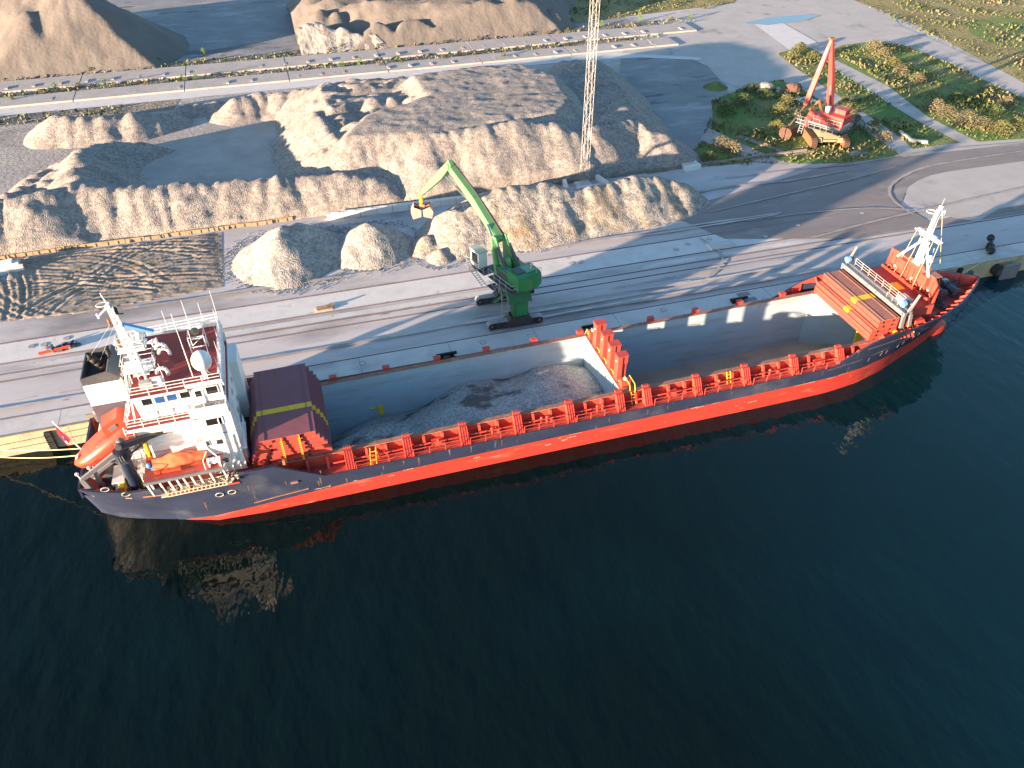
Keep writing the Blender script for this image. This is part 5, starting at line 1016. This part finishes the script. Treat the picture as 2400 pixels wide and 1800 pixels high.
mb = MB(); gbox(mb,-3.6,1.6,-2.35,-1.45,8.2,8.3); gbox(mb,1.6,4.4,-3.0,-1.5,8.6,8.7); gbox(mb,.2,1.6,-2.6,-1.5,7.0,7.1); gr.part(mb, 'walkway', 'dark_grey', uw)
mb = MB(); mb.rail([GM(-3.6,-1.5,8.3),GM(-3.6,-2.35,8.3),GM(1.6,-2.35,8.3)],1.15,.04,1.3,2); mb.rail([GM(1.6,-3.0,8.7),GM(4.4,-3.0,8.7)],1.1,.035,1.4,2); mb.rail([GM(-3.6,2.1,8.4),GM(2.4,2.1,8.4)],1.1,.035,1.3,2); mb.rail([GM(-3.7,1.2,10.2),GM(-3.7,1.95,10.0)],.7,.035,.8,1); gr.part(mb, 'railing', 'galv', uw)
mb = MB(); gbox(mb,2.6,5.3,-3.0,-1.6,8.75,8.85,1); gbox(mb,3.0,4.9,-2.8,-1.55,8.85,11.0); gbox(mb,2.9,5.1,-2.9,-1.5,11.0,11.1,2); cabn = gr.part(mb, 'cab', ('white','dark_grey','grey_light'))
mb = MB(); gbox(mb,3.3,4.6,-2.84,-2.8,9.4,10.7); gbox(mb,4.9,4.94,-2.7,-1.65,9.0,10.8); gr.part(mb, 'window', 'glass_dark', cabn)
mb = MB(); mb.rail([GM(2.7,-3.3,8.8),GM(5.2,-3.3,8.8)],1.1,.035,1.0,2); mb.ladder(GM(1.2,-3.2,7.4),GM(4.9,-3.3,8.9),.6,gv,.05,.35); gr.part(mb, 'cab_ladder', 'galv', cabn)
# stairs down the portal
mb = MB(); mb.ladder((22.9,79.2,QZ+1.1),(22.9,79.2,7.0),.75,(1,0,0),.05,.4); mb.rail([(22.4,78.9,7.0),(22.4,81.5,7.0)],1.0,.04,1.2,2); mb.ladder((22.6,81.0,7.0),GM(.8,-2.4,8.3),.7,(1,0,.2),.05,.3); gr.part(mb, 'ladder', 'galv')
# boom brackets, cylinders, boom, stick
mb = MB()
for t in (-.75,.75): mb.add([GM(-.6,t-.1,8.4),GM(2.6,t-.1,8.4),GM(2.9,t-.1,13.0),GM(2.1,t-.1,13.0),GM(-.6,t+.1,8.4),GM(2.6,t+.1,8.4),GM(2.9,t+.1,13.0),GM(2.1,t+.1,13.0)],[(0,3,2,1),(4,5,6,7),(0,1,5,4),(1,2,6,5),(2,3,7,6),(3,0,4,7)])
mb.bar(GM(1.2,-1.25,8.5),GM(2.6,-1.0,12.6),.45,.7,w1=.3,h1=.5); mb.bar(GM(.4,0,8.5),GM(.9,0,10.6),1.1,.7); gr.part(mb, 'boom_bracket', 'green_light')
fo, kn, tp_ = GM(2.3,0,12.3), GM(13.9,0,17.9), GM(22.4,0,10.6); st = tp_-kn
mid = fo.lerp(kn,.5)+V(0,0,.35)
mb = MB(); mb.bar(fo,mid,.8,.75,w1=.75,h1=1.25,up=(0,0,1)); mb.bar(mid,kn,.75,1.25,w1=.6,h1=.8,up=(0,0,1)); mb.tube(kn-gv*.45,kn+gv*.45,.45,n=12); boom = gr.part(mb, 'boom', ('green_light',))
mb = MB(); mb.path([fo+gv*.5+V(0,0,.5),mid+gv*.45+V(0,0,.75),kn+gv*.45+V(0,0,.5),kn+st*.3+gv*.35+V(0,0,.6)],.13,n=5); mb.path([fo+gv*.7+V(0,0,.4),mid+gv*.6+V(0,0,.55),kn+gv*.55+V(0,0,.4)],.1,n=5); gr.part(mb, 'hose_line', 'black', boom)
st = tp_-kn; mb = MB(); mb.bar(kn-st*.06+V(0,0,.2),kn+st*.28,.55,.75,w1=.55,h1=1.15,up=(0,0,1)); mb.bar(kn+st*.28,tp_,.55,1.15,w1=.35,h1=.5,up=(0,0,1)); stick = gr.part(mb, 'stick', 'green_light')
for t in (-.75,.75):
    mb = MB(); mb.tube(GM(-1.0,t*1.35,8.9),GM(1.7,t*1.2,11.9),.24,n=8); mb.tube(GM(1.7,t*1.2,11.9),GM(4.2,t*.8,13.9),.13,n=8,mi=1); gr.part(mb, 'lift_cylinder', ('dark_grey','chrome'), boom)
mb = MB(); a = mid+V(0,0,-.6)+gu*1.0; b_ = kn+st*.16+V(0,0,-.6); mb.tube(a,a.lerp(b_,.55),.17,n=8); mb.tube(a.lerp(b_,.55),b_,.1,n=8,mi=1); gr.part(mb, 'stick_cylinder', ('dark_grey','chrome'), stick)
# clamshell grab
gb_ = tp_+V(0,0,-.2); mb = MB(); mb.tube(tp_-gv*.3,tp_+gv*.3,.2,n=8); mb.tube(gb_,gb_-V(0,0,1.6),.2,n=8,mi=0); mb.tube(gb_-V(0,0,.5),gb_-V(0,0,.9),.32,n=10); rot = gr.part(mb, 'rotator', 'yellow')
gz_ = gb_.z-1.7
for sgn in (-1,1):
    e = Vector((1,-.2,0)).normalized()*sgn; w_ = Vector((.2,1,0)).normalized()*.85; c0 = V(gb_.x,gb_.y,gz_)
    prof2 = [(.1,-.1),(1.15,.35),(1.6,-.5),(1.35,-1.5),(.15,-1.15)]
    mb = MB(); vs = [c0+e*a_+V(0,0,b2)-w_ for a_, b2 in prof2]+[c0+e*a_+V(0,0,b2)+w_ for a_, b2 in prof2]
    mb.add(vs, [(0,1,2,3,4),(9,8,7,6,5),(2,7,8,3),(3,8,9,4),(1,6,7,2)]); mb.bar(c0+e*.1,c0+e*1.1+V(0,0,.3),.3,.2,1); gr.part(mb, 'grab_shell', ('clam','rust'), rot)
mb = MB(); mb.box(gb_.x-.35,gb_.x+.35,gb_.y-.3,gb_.y+.3,gz_-.3,gz_+.4); gr.part(mb, 'grab_head', 'clam', rot)
# ================================================================== RED CRANE
RC = Vector((96.6,119.4,0)); ru = Vector((-.46,.89,0)).normalized(); rv = Vector((ru.y,-ru.x,0)); td = Vector((.30,.95,0)).normalized(); ts = Vector((td.y,-td.x,0))
def RM(s, t, z): return RC+ru*s+rv*t+V(0,0,z)
rc = Root('harbour_crane', (RC.x,RC.y,QZ), 'old red crane on rusty crawler tracks parked in the weeds', 'crane')
for sgn in (-1,1):
    c = RC+ts*(2.95*sgn); crawler(rc, c.x,c.y,7.4,1.05,1.9,td,'rust_track','rust',QZ,20,'rust')
mb = MB()
def obx(mb, o, u_, v_, s0, s1, t0, t1, z0_, z1_, mi=0, sh=0):
    pts = [o+u_*a+v_*b2+V(0,0,z) for z, q in ((z0_,0),(z1_,sh)) for a, b2 in ((s0+q,t0+q),(s1-q,t0+q),(s1-q,t1-q),(s0+q,t1-q))]
    return mb.add(pts, [(0,1,2,3),(4,7,6,5),(0,4,5,1),(1,5,6,2),(2,6,7,3),(3,7,4,0)], mi)
obx(mb,RC,td,ts,-2.6,2.6,-2.4,2.4,QZ+1.5,5.2,0,.9); obx(mb,RC,td,ts,-2.9,-1.6,-1.2,1.2,QZ+1.2,4.3); obx(mb,RC,td,ts,-3.0,-1.2,-2.6,-1.3,QZ+1.1,4.6,0,.3); obx(mb,RC,td,ts,-3.0,-1.2,1.3,2.6,QZ+1.1,4.6,0,.3)
mb.tube(RM(0,0,5.2),RM(0,0,6.2),1.5,n=18,mi=1); rc.part(mb, 'undercarriage', ('khaki','black'))
mb = MB(); obx(mb,RC,ru,rv,-3.4,2.6,-2.3,2.6,5.4,5.55); rc.part(mb, 'walkway', 'dark_grey')
mb = MB(); mb.rail([RM(-3.4,2.6,5.55),RM(-3.4,-2.3,5.55),RM(2.6,-2.3,5.55)],1.1,.045,1.3,2); mb.rail([RM(-3.3,-2.2,6.7),RM(2.0,-2.2,6.7)],1.1,.045,1.2,2); mb.rail([RM(-3.4,2.7,6.7),RM(2,2.7,6.7)],1.1,.045,1.3,2); rc.part(mb, 'railing', 'galv')
mb = MB(); obx(mb,RC,ru,rv,-3.5,2.8,-2.2,2.6,6.3,6.55,1); obx(mb,RC,ru,rv,-3.3,1.0,-1.5,2.1,6.55,8.3); obx(mb,RC,ru,rv,-2.6,-.6,.2,2.1,8.3,9.1); obx(mb,RC,ru,rv,1.0,2.6,-1.5,1.8,6.55,7.8); obx(mb,RC,ru,rv,-3.32,-3.3,-.9,1.6,6.6,6.9,2)
bod = rc.part(mb, 'machine_house', ('crane_red','galv','white'))
mb = MB(); obx(mb,RC,ru,rv,.2,.9,-.6,.2,8.3,9.3); rc.part(mb, 'sign_box', 'white', bod)
# A frame and boom up, stick hanging
ap = RM(3.4,.6,20.2)
mb = MB(); mb.bar(RM(.9,1.1,8.4),RM(1.9,1.0,13.5),.95,1.0,w1=.8,h1=.9,up=gu); mb.bar(RM(1.9,1.0,13.5),ap,.8,.9,w1=.5,h1=.55,up=gu); mb.box(ap.x-.5,ap.x+.5,ap.y-.4,ap.y+.4,ap.z,ap.z+.2,1)
bm_ = rc.part(mb, 'boom', ('crane_red','rust')); mb = MB(); mb.path([RM(1.0,1.75,8.5),RM(1.9,1.6,13.5),ap+rv*.4],.08); mb.ladder(RM(.7,1.6,8.6),RM(1.6,1.6,13.4),.35,ru,.04,.45); rc.part(mb, 'hose_line', 'khaki', bm_)
mb = MB(); mb.tube(RM(.6,.2,8.2),RM(1.2,.4,11.0),.2,n=8); mb.tube(RM(1.2,.4,11.0),RM(1.8,.8,13.2),.12,n=8,mi=1); rc.part(mb, 'lift_cylinder', ('black','chrome'), bm_)
se = RM(4.5,-1.3,8.8)
mb = MB(); mb.bar(ap,ap.lerp(se,.45),.42,.5,w1=.55,h1=.85,up=ru); mb.bar(ap.lerp(se,.45),se,.55,.85,w1=.62,h1=.85,up=ru); mb.bar(ap.lerp(se,.12)-rv*.4,ap.lerp(se,.48)-rv*.5,.05,.25,1,up=ru); stk = rc.part(mb, 'stick', ('crane_red','white'))
mb = MB(); mb.bar(RM(2.4,-1.7,8.2),RM(3.6,-1.6,5.4),.8,1.2); mb.bar(RM(.6,-1.4,7.4),RM(2.2,-1.1,10.2),.25,.3); mb.bar(RM(2.2,-1.1,10.2),RM(3.6,-1.3,8.2),.2,.25); rc.part(mb, 'boom_bracket', 'crane_red', bod)
mb = MB(); obx(mb,RC,ru,rv,2.6,4.6,-3.6,-2.2,6.2,6.3); mb.rail([RM(2.6,-3.6,6.3),RM(4.6,-3.6,6.3),RM(4.6,-2.2,6.3)],1.2,.045,.9,2); mb.ladder(RM(3.2,-3.9,4.6),RM(3.2,-3.6,6.3),.7,ru,.05,.35); rc.part(mb, 'cab_platform', 'galv', bod)
gp = RM(5.6,-3.6,4.2); mb = MB(); mb.tube(se,gp+V(0,0,1.0),.18,n=6)
for sg in (-1,1):
    prf = [(.08,.9),(.9,.75),(1.35,0),(1.0,-.95),(.08,-1.2)]; w_ = rv*1.0
    vs = [gp+ru*(a_*sg)+V(0,0,b2)-w_ for a_, b2 in prf]+[gp+ru*(a_*sg)+V(0,0,b2)+w_ for a_, b2 in prf]
    mb.add(vs, [(0,1,2,3,4),(9,8,7,6,5),(0,5,6,1),(1,6,7,2),(2,7,8,3),(3,8,9,4)])
rc.part(mb, 'grab', 'rust_track', stk)
# ================================================================== LATTICE MAST
tb = P(1368,438); lm = Root('lattice_mast', tb, 'tall thin lattice mast rising past the top of the picture', 'mast'); mb = MB()
Hh = 62; w0 = .54
def tp4(z, i): w_ = w0*1.0; return tb+V((-w_,w_,w_,-w_)[i], (-w_,-w_,w_,w_)[i], z)
for i in range(4): mb.tube(tp4(0,i),tp4(Hh,i),.042,n=5)
lm.part(mb, 'leg', 'galv'); mb = MB(); nseg = 38
for k in range(nseg):
    z0_, z1_ = Hh*k/nseg, Hh*(k+1)/nseg
    for i in range(4):
        a, b2 = (i, (i+1) % 4) if k % 2 else ((i+1) % 4, i); mb.tube(tp4(z0_,a),tp4(z1_,b2),.024,n=3)
        if k % 2 == 0: mb.tube(tp4(z0_,i),tp4(z0_,(i+1) % 4),.024,n=3)
lm.part(mb, 'bracing', 'galv'); mb = MB(); mb.ladder(tb+V(0,0,.3),tb+V(0,0,Hh),.4,(1,0,0),.025,.8); lm.part(mb, 'ladder', 'galv'); mb = MB(); mb.box(tb.x-1.3,tb.x+1.3,tb.y-1.3,tb.y+1.3,QZ,QZ+.5); lm.part(mb, 'footing', 'concrete')
# ================================================================== VEGETATION
def clump(mb, c, r_, h, n, size=.28, mi=1, rs=random):
    for k in range(n):
        t = rs.uniform(0,2*math.pi); q = rs.random()**.6; zz = rs.random(); w_ = r_*(1-.75*zz*zz)*q
        p_ = Vector(c)+V(w_*math.cos(t), w_*math.sin(t), h*(.08+.92*zz)); a = Vector((rs.uniform(-1,1),rs.uniform(-1,1),rs.uniform(-.4,1))).normalized()*size*rs.uniform(.6,1.3); b2 = a.orthogonal().normalized()*size*rs.uniform(.4,.8)
        mb.add([p_-a*.5-b2*.3,p_+b2*.3-a*.2,p_+a*.6,p_-b2*.45], [(0,1,2,3)], mi)
shrub_cache = {}
def shrub(p_, r_, h, kind, lab, grp=None, n=90, nm='shrub', cat='shrub'):
    key = (round(r_,1), round(h,1), kind, n)
    if key in shrub_cache:
        o = copy_tree(shrub_cache[key]); o.location = p_; o.rotation_euler.z = random.uniform(0,6.28); tag(o, lab, cat, grp); return
    rt_ = Root(nm, (0,0,0), lab, cat, grp); mb = MB()
    for k in range(3): mb.tube((0,0,0),(random.uniform(-.4,.4)*r_,random.uniform(-.4,.4)*r_,h*.7),.05,.02,n=4)
    rt_.part(mb, 'stem', 'bark'); mb = MB()
    clump(mb,(0,0,0),r_,h,int(n*1.7),.3 if h < 2 else .34,0)
    rt_.part(mb, 'foliage', kind); rt_.o.location = p_; shrub_cache[key] = rt_.o
small = [(30,237,'leaf_yellow'),(97,222,'leaf_yellow'),(118,218,'leaf_yellow'),(132,213,'leaf_green'),(187,206,'leaf_dry'),(245,204,'leaf_green'),(268,206,'leaf_dry'),(342,153,'leaf_green'),(373,150,'leaf_green'),(478,130,'leaf_green'),(465,148,'leaf_dry'),(527,145,'leaf_green'),(430,190,'leaf_green'),(460,188,'leaf_green'),(280,276,'leaf_yellow'),(70,180,'leaf_dry'),(215,170,'leaf_yellow'),(265,160,'leaf_dry'),(345,202,'leaf_dry'),(801,120,'leaf_green'),(774,124,'leaf_dry'),(886,114,'leaf_yellow'),(803,158,'leaf_green'),(845,155,'leaf_green'),(930,146,'leaf_green'),(940,150,'leaf_dry'),(890,156,'leaf_dry'),(1080,132,'leaf_yellow'),(1115,128,'leaf_yellow'),(1040,140,'leaf_yellow'),(1120,96,'leaf_yellow'),(1020,107,'leaf_dry'),(1232,86,'leaf_yellow'),(1280,82,'leaf_dry'),(1330,76,'leaf_yellow'),(1330,106,'leaf_yellow'),(1410,60,'leaf_green'),(1500,50,'leaf_green'),(1616,45,'leaf_green'),(1572,48,'leaf_yellow'),(1650,22,'leaf_yellow'),(1340,52,'leaf_yellow'),(1450,40,'leaf_dry'),(1180,136,'leaf_yellow')]
cn = {'leaf_yellow':'yellow green','leaf_green':'bright green','leaf_dry':'dry brown'}
for i, (a, b_, k) in enumerate(small):
    shrub(P(a,b_), (.7,.9,1.1)[i % 3], (1.4,1.9)[i % 2] if k == 'leaf_green' else 1.2, k, f'small {cn[k]} shrub growing along the old concrete track beams', 'small shrubs along the track beams', 60)
big = [(2000,300,'leaf_dry',2.2,2.6),(1995,270,'leaf_yellow',2.0,2.4),(2045,310,'leaf_yellow',2.2,2.4),(2070,330,'leaf_dry',1.8,1.9),(1975,255,'leaf_yellow',1.8,2.2),(2190,260,'leaf_dry',2.4,2.4),(2215,275,'leaf_dry',2.4,2.4),(2260,290,'leaf_dry',2.8,2.6),(2300,305,'leaf_dry',2.8,2.6),(2345,310,'leaf_yellow',2.6,2.2),(2380,300,'leaf_yellow',2.4,2.0),(2045,120,'leaf_dry',2.8,2.6),(2070,135,'leaf_dry',2.4,2.2),(2095,155,'leaf_yellow',2.2,2.0),(2110,175,'leaf_dry',2.0,2.2),(1875,120,'leaf_yellow',2.2,2.0),(1905,140,'leaf_yellow',2.0,2.0),(1860,135,'leaf_yellow',1.8,1.8),(1790,230,'leaf_dark',2.4,2.0),(1740,245,'leaf_dark',2.6,2.2),(1700,270,'leaf_dark',2.4,2.0),(1830,260,'leaf_yellow',2.0,1.8),(1845,240,'leaf_yellow',1.8,1.6),(1820,300,'leaf_yellow',1.8,1.6),(1850,310,'leaf_green',1.6,1.5),(1690,350,'leaf_dry',2.4,2.4),(1715,355,'leaf_dry',2.0,2.0),(1660,375,'leaf_yellow',1.8,1.5),(1985,335,'leaf_green',.8,1.4),(2150,190,'leaf_dry',2.0,1.8),(1760,215,'leaf_dark',2.2,1.8),(2330,270,'leaf_dark',2.4,2.0),(2240,235,'leaf_dark',2.0,1.6),(2360,250,'leaf_dry',2.2,2.0)]
cn['leaf_dark'] = 'dark green'
for i, (a, b_, k, r_, h) in enumerate(big):
    shrub(P(a,b_), r_, h, k, f'bushy {cn[k]} shrub in the weedy ground round the red crane', 'bushes in the weedy ground', 420, 'bush', 'bush')
# ground cover: tufts (stuff)
def tufts(polys, n, mats, size, name, seed):
    rs = random.Random(seed); mb = MB(); tot = 0
    for lst in polys:
        pg = [(q.x,q.y) for q in pix(lst)]; xs__ = [p_[0] for p_ in pg]; ys__ = [p_[1] for p_ in pg]; A = abs(_area(pg))/2
        for k in range(int(n*A)):
            x, y = rs.uniform(min(xs__),max(xs__)), rs.uniform(min(ys__),max(ys__))
            if not bool(inside(np.array([x]),np.array([y]),pg)[0]): continue
            v = noise.noise(Vector((x*.12,y*.12,seed))); 
            if v < -.12+rs.uniform(-.25,.25): continue
            mi = min(len(mats)-1, int((noise.noise(Vector((x*.07,y*.07,seed+9)))+.5+rs.uniform(-.25,.25))*len(mats))); mi = max(0,mi); s_ = size*rs.uniform(.5,1.5)*(1+v)
            a = Vector((rs.uniform(-1,1),rs.uniform(-1,1),0)).normalized()*s_*.5; c = V(x,y,QZ)
            mb.add([c-a,c+a,c+a*.5+V(rs.uniform(-.3,.3)*s_,rs.uniform(-.3,.3)*s_,s_),c-a*.5+V(0,0,s_*.8)], [(0,1,2,3)], mi)
    solo(mb, name, mats, (0,0,0), 'tufts of weeds and long grass over the rough ground', 'weeds', kind='stuff')
tufts([[(1560,396),(1640,340),(1668,240),(1700,222),(1779,197),(1827,187),(1883,212),(2012,297),(2108,361),(1985,382),(1880,384),(1690,388)],[(1822,126),(1896,111),(1922,126),(1966,168),(2073,237),(2160,290),(2250,335),(2140,350),(2073,297),(1960,222),(1865,160)],[(1945,118),(2040,98),(2111,104),(2238,155),(2400,231),(2400,326),(2292,333),(2175,275),(2080,202)]], 4.0, ('leaf_dark','leaf_yellow','leaf_dry','leaf_yellow'), .38, 'weeds', 3)
tufts([[(1880,-20),(2000,0),(2400,195),(2400,-60)],[(1310,60),(1500,35),(1720,8),(1760,-40),(1250,-60)]], 3.0, ('leaf_dry','leaf_dark','leaf_yellow'), .35, 'weeds', 5)
mb = MB(); rs = random.Random(8)
for y0, y1, x1 in ((188.9,192.5,97),(200.2,204.6,112),(172.5,177.8,-30),(116.0,116.5,-8)):
    for k in range(int((x1+90)*(y1-y0+1)*1.1)):
        x, y = rs.uniform(-90,x1), rs.uniform(y0,y1); s_ = rs.uniform(.2,.7); c = V(x,y,QZ); a = V(rs.uniform(-1,1),rs.uniform(-1,1),0)*s_*.5
        mb.add([c-a,c+a,c+a*.5+V(0,0,s_),c-a*.5+V(0,0,s_*.8)], [(0,1,2,3)], rs.choice((0,0,1,2)))
solo(mb, 'verge_weeds', ('leaf_yellow','leaf_dry','leaf_dark'), (0,0,0), 'thin weeds along the old concrete track beams', 'weeds', kind='stuff')
# bits in the weeds
mb = MB(); a, b_ = P(1730,320), P(1850,365); mb.bar(a+V(0,0,.15),a.lerp(b_,.5)+V(0,0,.2),1.2,.1); mb.bar(a.lerp(b_,.48)+V(0,0,.3),b_+V(0,0,.15),.9,.1); solo(mb, 'steel_ramp', 'wood_grey', a, 'long grey metal ramp lying in the weeds left of the red crane', 'ramp')
mb = MB(); a, b_, c = P(2108,313), P(2135,334), P(2172,338); mb.bar(a+V(0,0,.4),b_+V(0,0,.4),.5,.5); mb.bar(b_+V(0,0,.4),c+V(0,0,.4),.6,.6); solo(mb, 'concrete_kerb', 'grey_light', a, 'bent concrete kerb piece at the corner of the road', 'kerb')
pile('earth_heap', 'grass', (88,97,146,158), (), (), [(92.0,152.5,1.8)], res=.5, label='dark overgrown earth heap behind the red crane', cat='earth heap', seed=51)
q = P(1792,212); mb = MB(); mb.ball(q+V(0,0,.6),1.7,(1.3,.9,.7),n=9,k=6); [mb.ball(q+V(random.uniform(-3,3),random.uniform(-2,2),.3),random.uniform(.5,1.0),(1,1,.7),n=7,k=5) for k in range(7)]; solo(mb, 'rock_pile', 'gravel_light', q, 'pale rock pile behind the shaded weeds', 'rocks')
q = P(1858,215); mb = MB(); mb.ball(q+V(0,0,.7),1.5,(1.35,.85,.8),n=12,k=8); mb.v = [tuple(Vector(v_)*1+(Vector(v_)-q).normalized()*(.45*noise.noise(Vector(v_)*.9))) for v_ in mb.v]; solo(mb, 'boulder', 'stone_red', q, 'rust coloured boulder left of the red crane boom', 'boulder')
q = P(1892,235); mb = MB(); mb.box(q.x-2.2,q.x+1.2,q.y-1.5,q.y+1.5,QZ,QZ+.3); solo(mb, 'concrete_slab', 'plaster', q, 'pale concrete slab in the weeds beside the red crane', 'slab')
q = P(2010,360); mb = MB(); mb.ball(q,1.2,(1.8,.9,.3),n=10,k=6); solo(mb, 'sand_patch', 'gravel', q, 'low mound of sand at the quay corner of the weeds', 'sand')

# loose stones round the feet of the white piles
mb = MB(); rs = random.Random(12)
for (cx, cy, rx, ry, n) in ((-1.5,104.6,9.6,9.2,900),(10,104.6,7.6,7.4,600),(18.7,98.2,3.4,3,160)):
    for k in range(n):
        t = rs.uniform(0,2*math.pi); q = rs.uniform(.86,1.0)+abs(rs.gauss(0,.09)); x, y = cx+rx*q*math.cos(t), cy+ry*q*math.sin(t)
        if y > 115: continue
        s_ = rs.uniform(.05,.15); z = QZ+.02; mb.add([(x-s_,y-s_,z),(x+s_,y-s_*.7,z),(x+s_*.5,y+s_,z),(x,y,z+s_*1.2)], [(0,1,3),(1,2,3),(2,0,3)])
for k in range(900):
    x = rs.uniform(19,64); y = 98.6-1.7*math.sin(math.pi*min(1,max(0,(x-22)/20)))+rs.gauss(0,.6)+max(0,(x-52)*.28); s_ = rs.uniform(.05,.15); z = QZ+.02
    mb.add([(x-s_,y-s_,z),(x+s_,y-s_*.7,z),(x+s_*.5,y+s_,z),(x,y,z+s_*1.2)], [(0,1,3),(1,2,3),(2,0,3)])
solo(mb, 'loose_stones', 'gravel_light', (0,0,0), 'loose stones scattered round the white piles', 'stones', kind='stuff')

# tyre marks worn into the paving: thin dark or dusty bands
D('tyre_dark', (.34,.315,.305), .9, .2, .6, layers=[((.42,.395,.385), .5, .46, one, .2)]); D('dust', (.50,.475,.45), .95, .15, .5, layers=[((.40,.375,.365), .6, .48, one, .2)])
def band(pts, w, m_, z, nm='tyre_mark'):
    mb = MB(); P3 = [Vector((q[0],q[1],0)) for q in pts]; ext = []
    for i in range(len(P3)-1):                       # Catmull-Rom
        p0, p1, p2, p3 = P3[max(0,i-1)], P3[i], P3[i+1], P3[min(len(P3)-1,i+2)]
        for k in range(8):
            t = k/8; ext.append(.5*((2*p1)+(p2-p0)*t+(2*p0-5*p1+4*p2-p3)*t*t+(3*p1-3*p2+p3-p0)*t**3))
    ext.append(P3[-1]); L_ = []; n = len(ext)
    for i, q in enumerate(ext):
        d = (ext[min(n-1,i+1)]-ext[max(0,i-1)]).normalized(); ww = w*(.35+.65*math.sin(math.pi*min(1,max(0,(i+.3)/(n-.4))))**.5)/2*(1+.25*math.sin(i*1.7)); L_.append((q+V(-d.y,d.x,0)*ww, q-V(-d.y,d.x,0)*ww))
    for a, b2 in zip(L_[:-1], L_[1:]): mb.add([V(a[1].x,a[1].y,z),V(b2[1].x,b2[1].y,z),V(b2[0].x,b2[0].y,z),V(a[0].x,a[0].y,z)], [(0,1,2,3)])
    solo(mb, nm, m_, (0,0,0), kind='structure')
zz0 = QZ+.16; rs = random.Random(77)
for k, lst in enumerate((
  [(2400,355),(2260,376),(2160,396),(2092,432),(2090,468),(2140,505)],
  [(1700,420),(1850,400),(1980,388),(2080,372),(2200,352),(2400,335)], [(1660,500),(1850,455),(2000,420),(2100,392)], [(1560,470),(1700,440),(1850,425),(1990,400)],
  [(1750,520),(1900,500),(2050,490),(2200,500)], [(1650,660),(1690,620),(1685,590),(1640,560)], [(1900,560),(2050,520),(2180,490),(2400,440)])):
    band([tuple(P(a,b_).xy) for a, b_ in lst], rs.uniform(.3,.6), 'tyre_dark', zz0+.004*k)
for k in range(16):
    x = rs.uniform(-45,60); y = rs.choice((79.3,80.6,81.9,83.2,94.2,95.1,96.0,96.9)); L_ = rs.uniform(14,45); dy = rs.uniform(-.5,.5)
    band([(x,y),(x+L_*.4,y+dy),(x+L_,y+dy*.5)], rs.uniform(.25,.6), 'tyre_dark' if k % 2 else 'dust', zz0+.036+.004*k)


# the muddy patch: churned earth with crossing wheel ruts
dp = [tuple(P(a,b_).xy) for a, b_ in ((0,755),(200,733),(350,705),(522,673),(520,548),(0,614))]; dp = [(-62,97.5)]+dp[:5]+[(-62,115.9)]
def mud(X, Y, H):
    h = .12+.07*fbm(X, Y, 1.3, 61)+.07*fbm(X, Y, 5, 63, 2); r2 = random.Random(91)
    for k in range(38):
        ax_, ay_ = r2.uniform(-48,-12), r2.uniform(98,115); an = r2.gauss(.12,.55); cv = r2.uniform(-.03,.03); ca, sa = math.cos(an), math.sin(an)
        u_ = (X-ax_)*ca+(Y-ay_)*sa; w_ = -(X-ax_)*sa+(Y-ay_)*ca-cv*u_*u_; L_ = r2.uniform(5,13)
        for off in (0,1.9): h += np.where(np.abs(u_) < L_, (-.07*np.exp(-((w_-off)/.28)**2)+.055*np.exp(-((np.abs(w_-off)-.5)/.2)**2))*(1+.25*np.sin(u_*11))*r2.uniform(.4,1.2), 0)
    return np.clip(h, .02, .8)*np.clip((-11-X+.8*fbm(X,Y,2,7))/2.5,.12,1)
o = pile('muddy_patch', 'dirt', (-62,-10.5,96,116.2), res=.17, extra=mud, clip=dp, nz_=(.02,1), seed=9); o['kind'] = 'structure'

# rust weeping down the plating and scrapes along the boot top
D('rust_stain', (.10,.068,.05), .8, .3, 3); D('scrape', (.30,.24,.20), .7, .3, 4)
rs = random.Random(5)
for k in range(30):
    x = rs.choice((-13.3,-8.9,-2.2)) + rs.uniform(-.6,.6) if k < 7 else rs.uniform(-6,60); zt = rs.uniform(2.0,3.2) if x > -2 else rs.uniform(2.6,4.4); L_ = rs.uniform(.4,1.3); w_ = rs.uniform(.04,.12)
    mb = MB(); p0, p1 = hp(x,zt,.012), hp(x,zt-L_,.012); mb.add([p1+V(-w_*.3,0,0),p1+V(w_*.3,0,0),p0+V(w_,0,0),p0+V(-w_,0,0)], [(0,1,2,3)]); ship.part(mb, 'rust_stain', 'rust_stain', hull)
for k in range(26):
    x = rs.uniform(-5,62); z = rs.choice((1.8,1.75,rs.uniform(.4,1.6))); L_ = rs.uniform(.3,1.6); h_ = rs.uniform(.03,.10)
    mb = MB(); n = 5; tp__ = [hp(x+L_*i/n,z+h_*rs.uniform(.3,1),.014) for i in range(n+1)]; bt_ = [hp(x+L_*i/n,z-h_*rs.uniform(.3,1),.014) for i in range(n+1)]
    for i in range(n): mb.add([bt_[i],bt_[i+1],tp__[i+1],tp__[i]], [(0,1,2,3)])
    ship.part(mb, 'scrape_mark', 'scrape', hull)
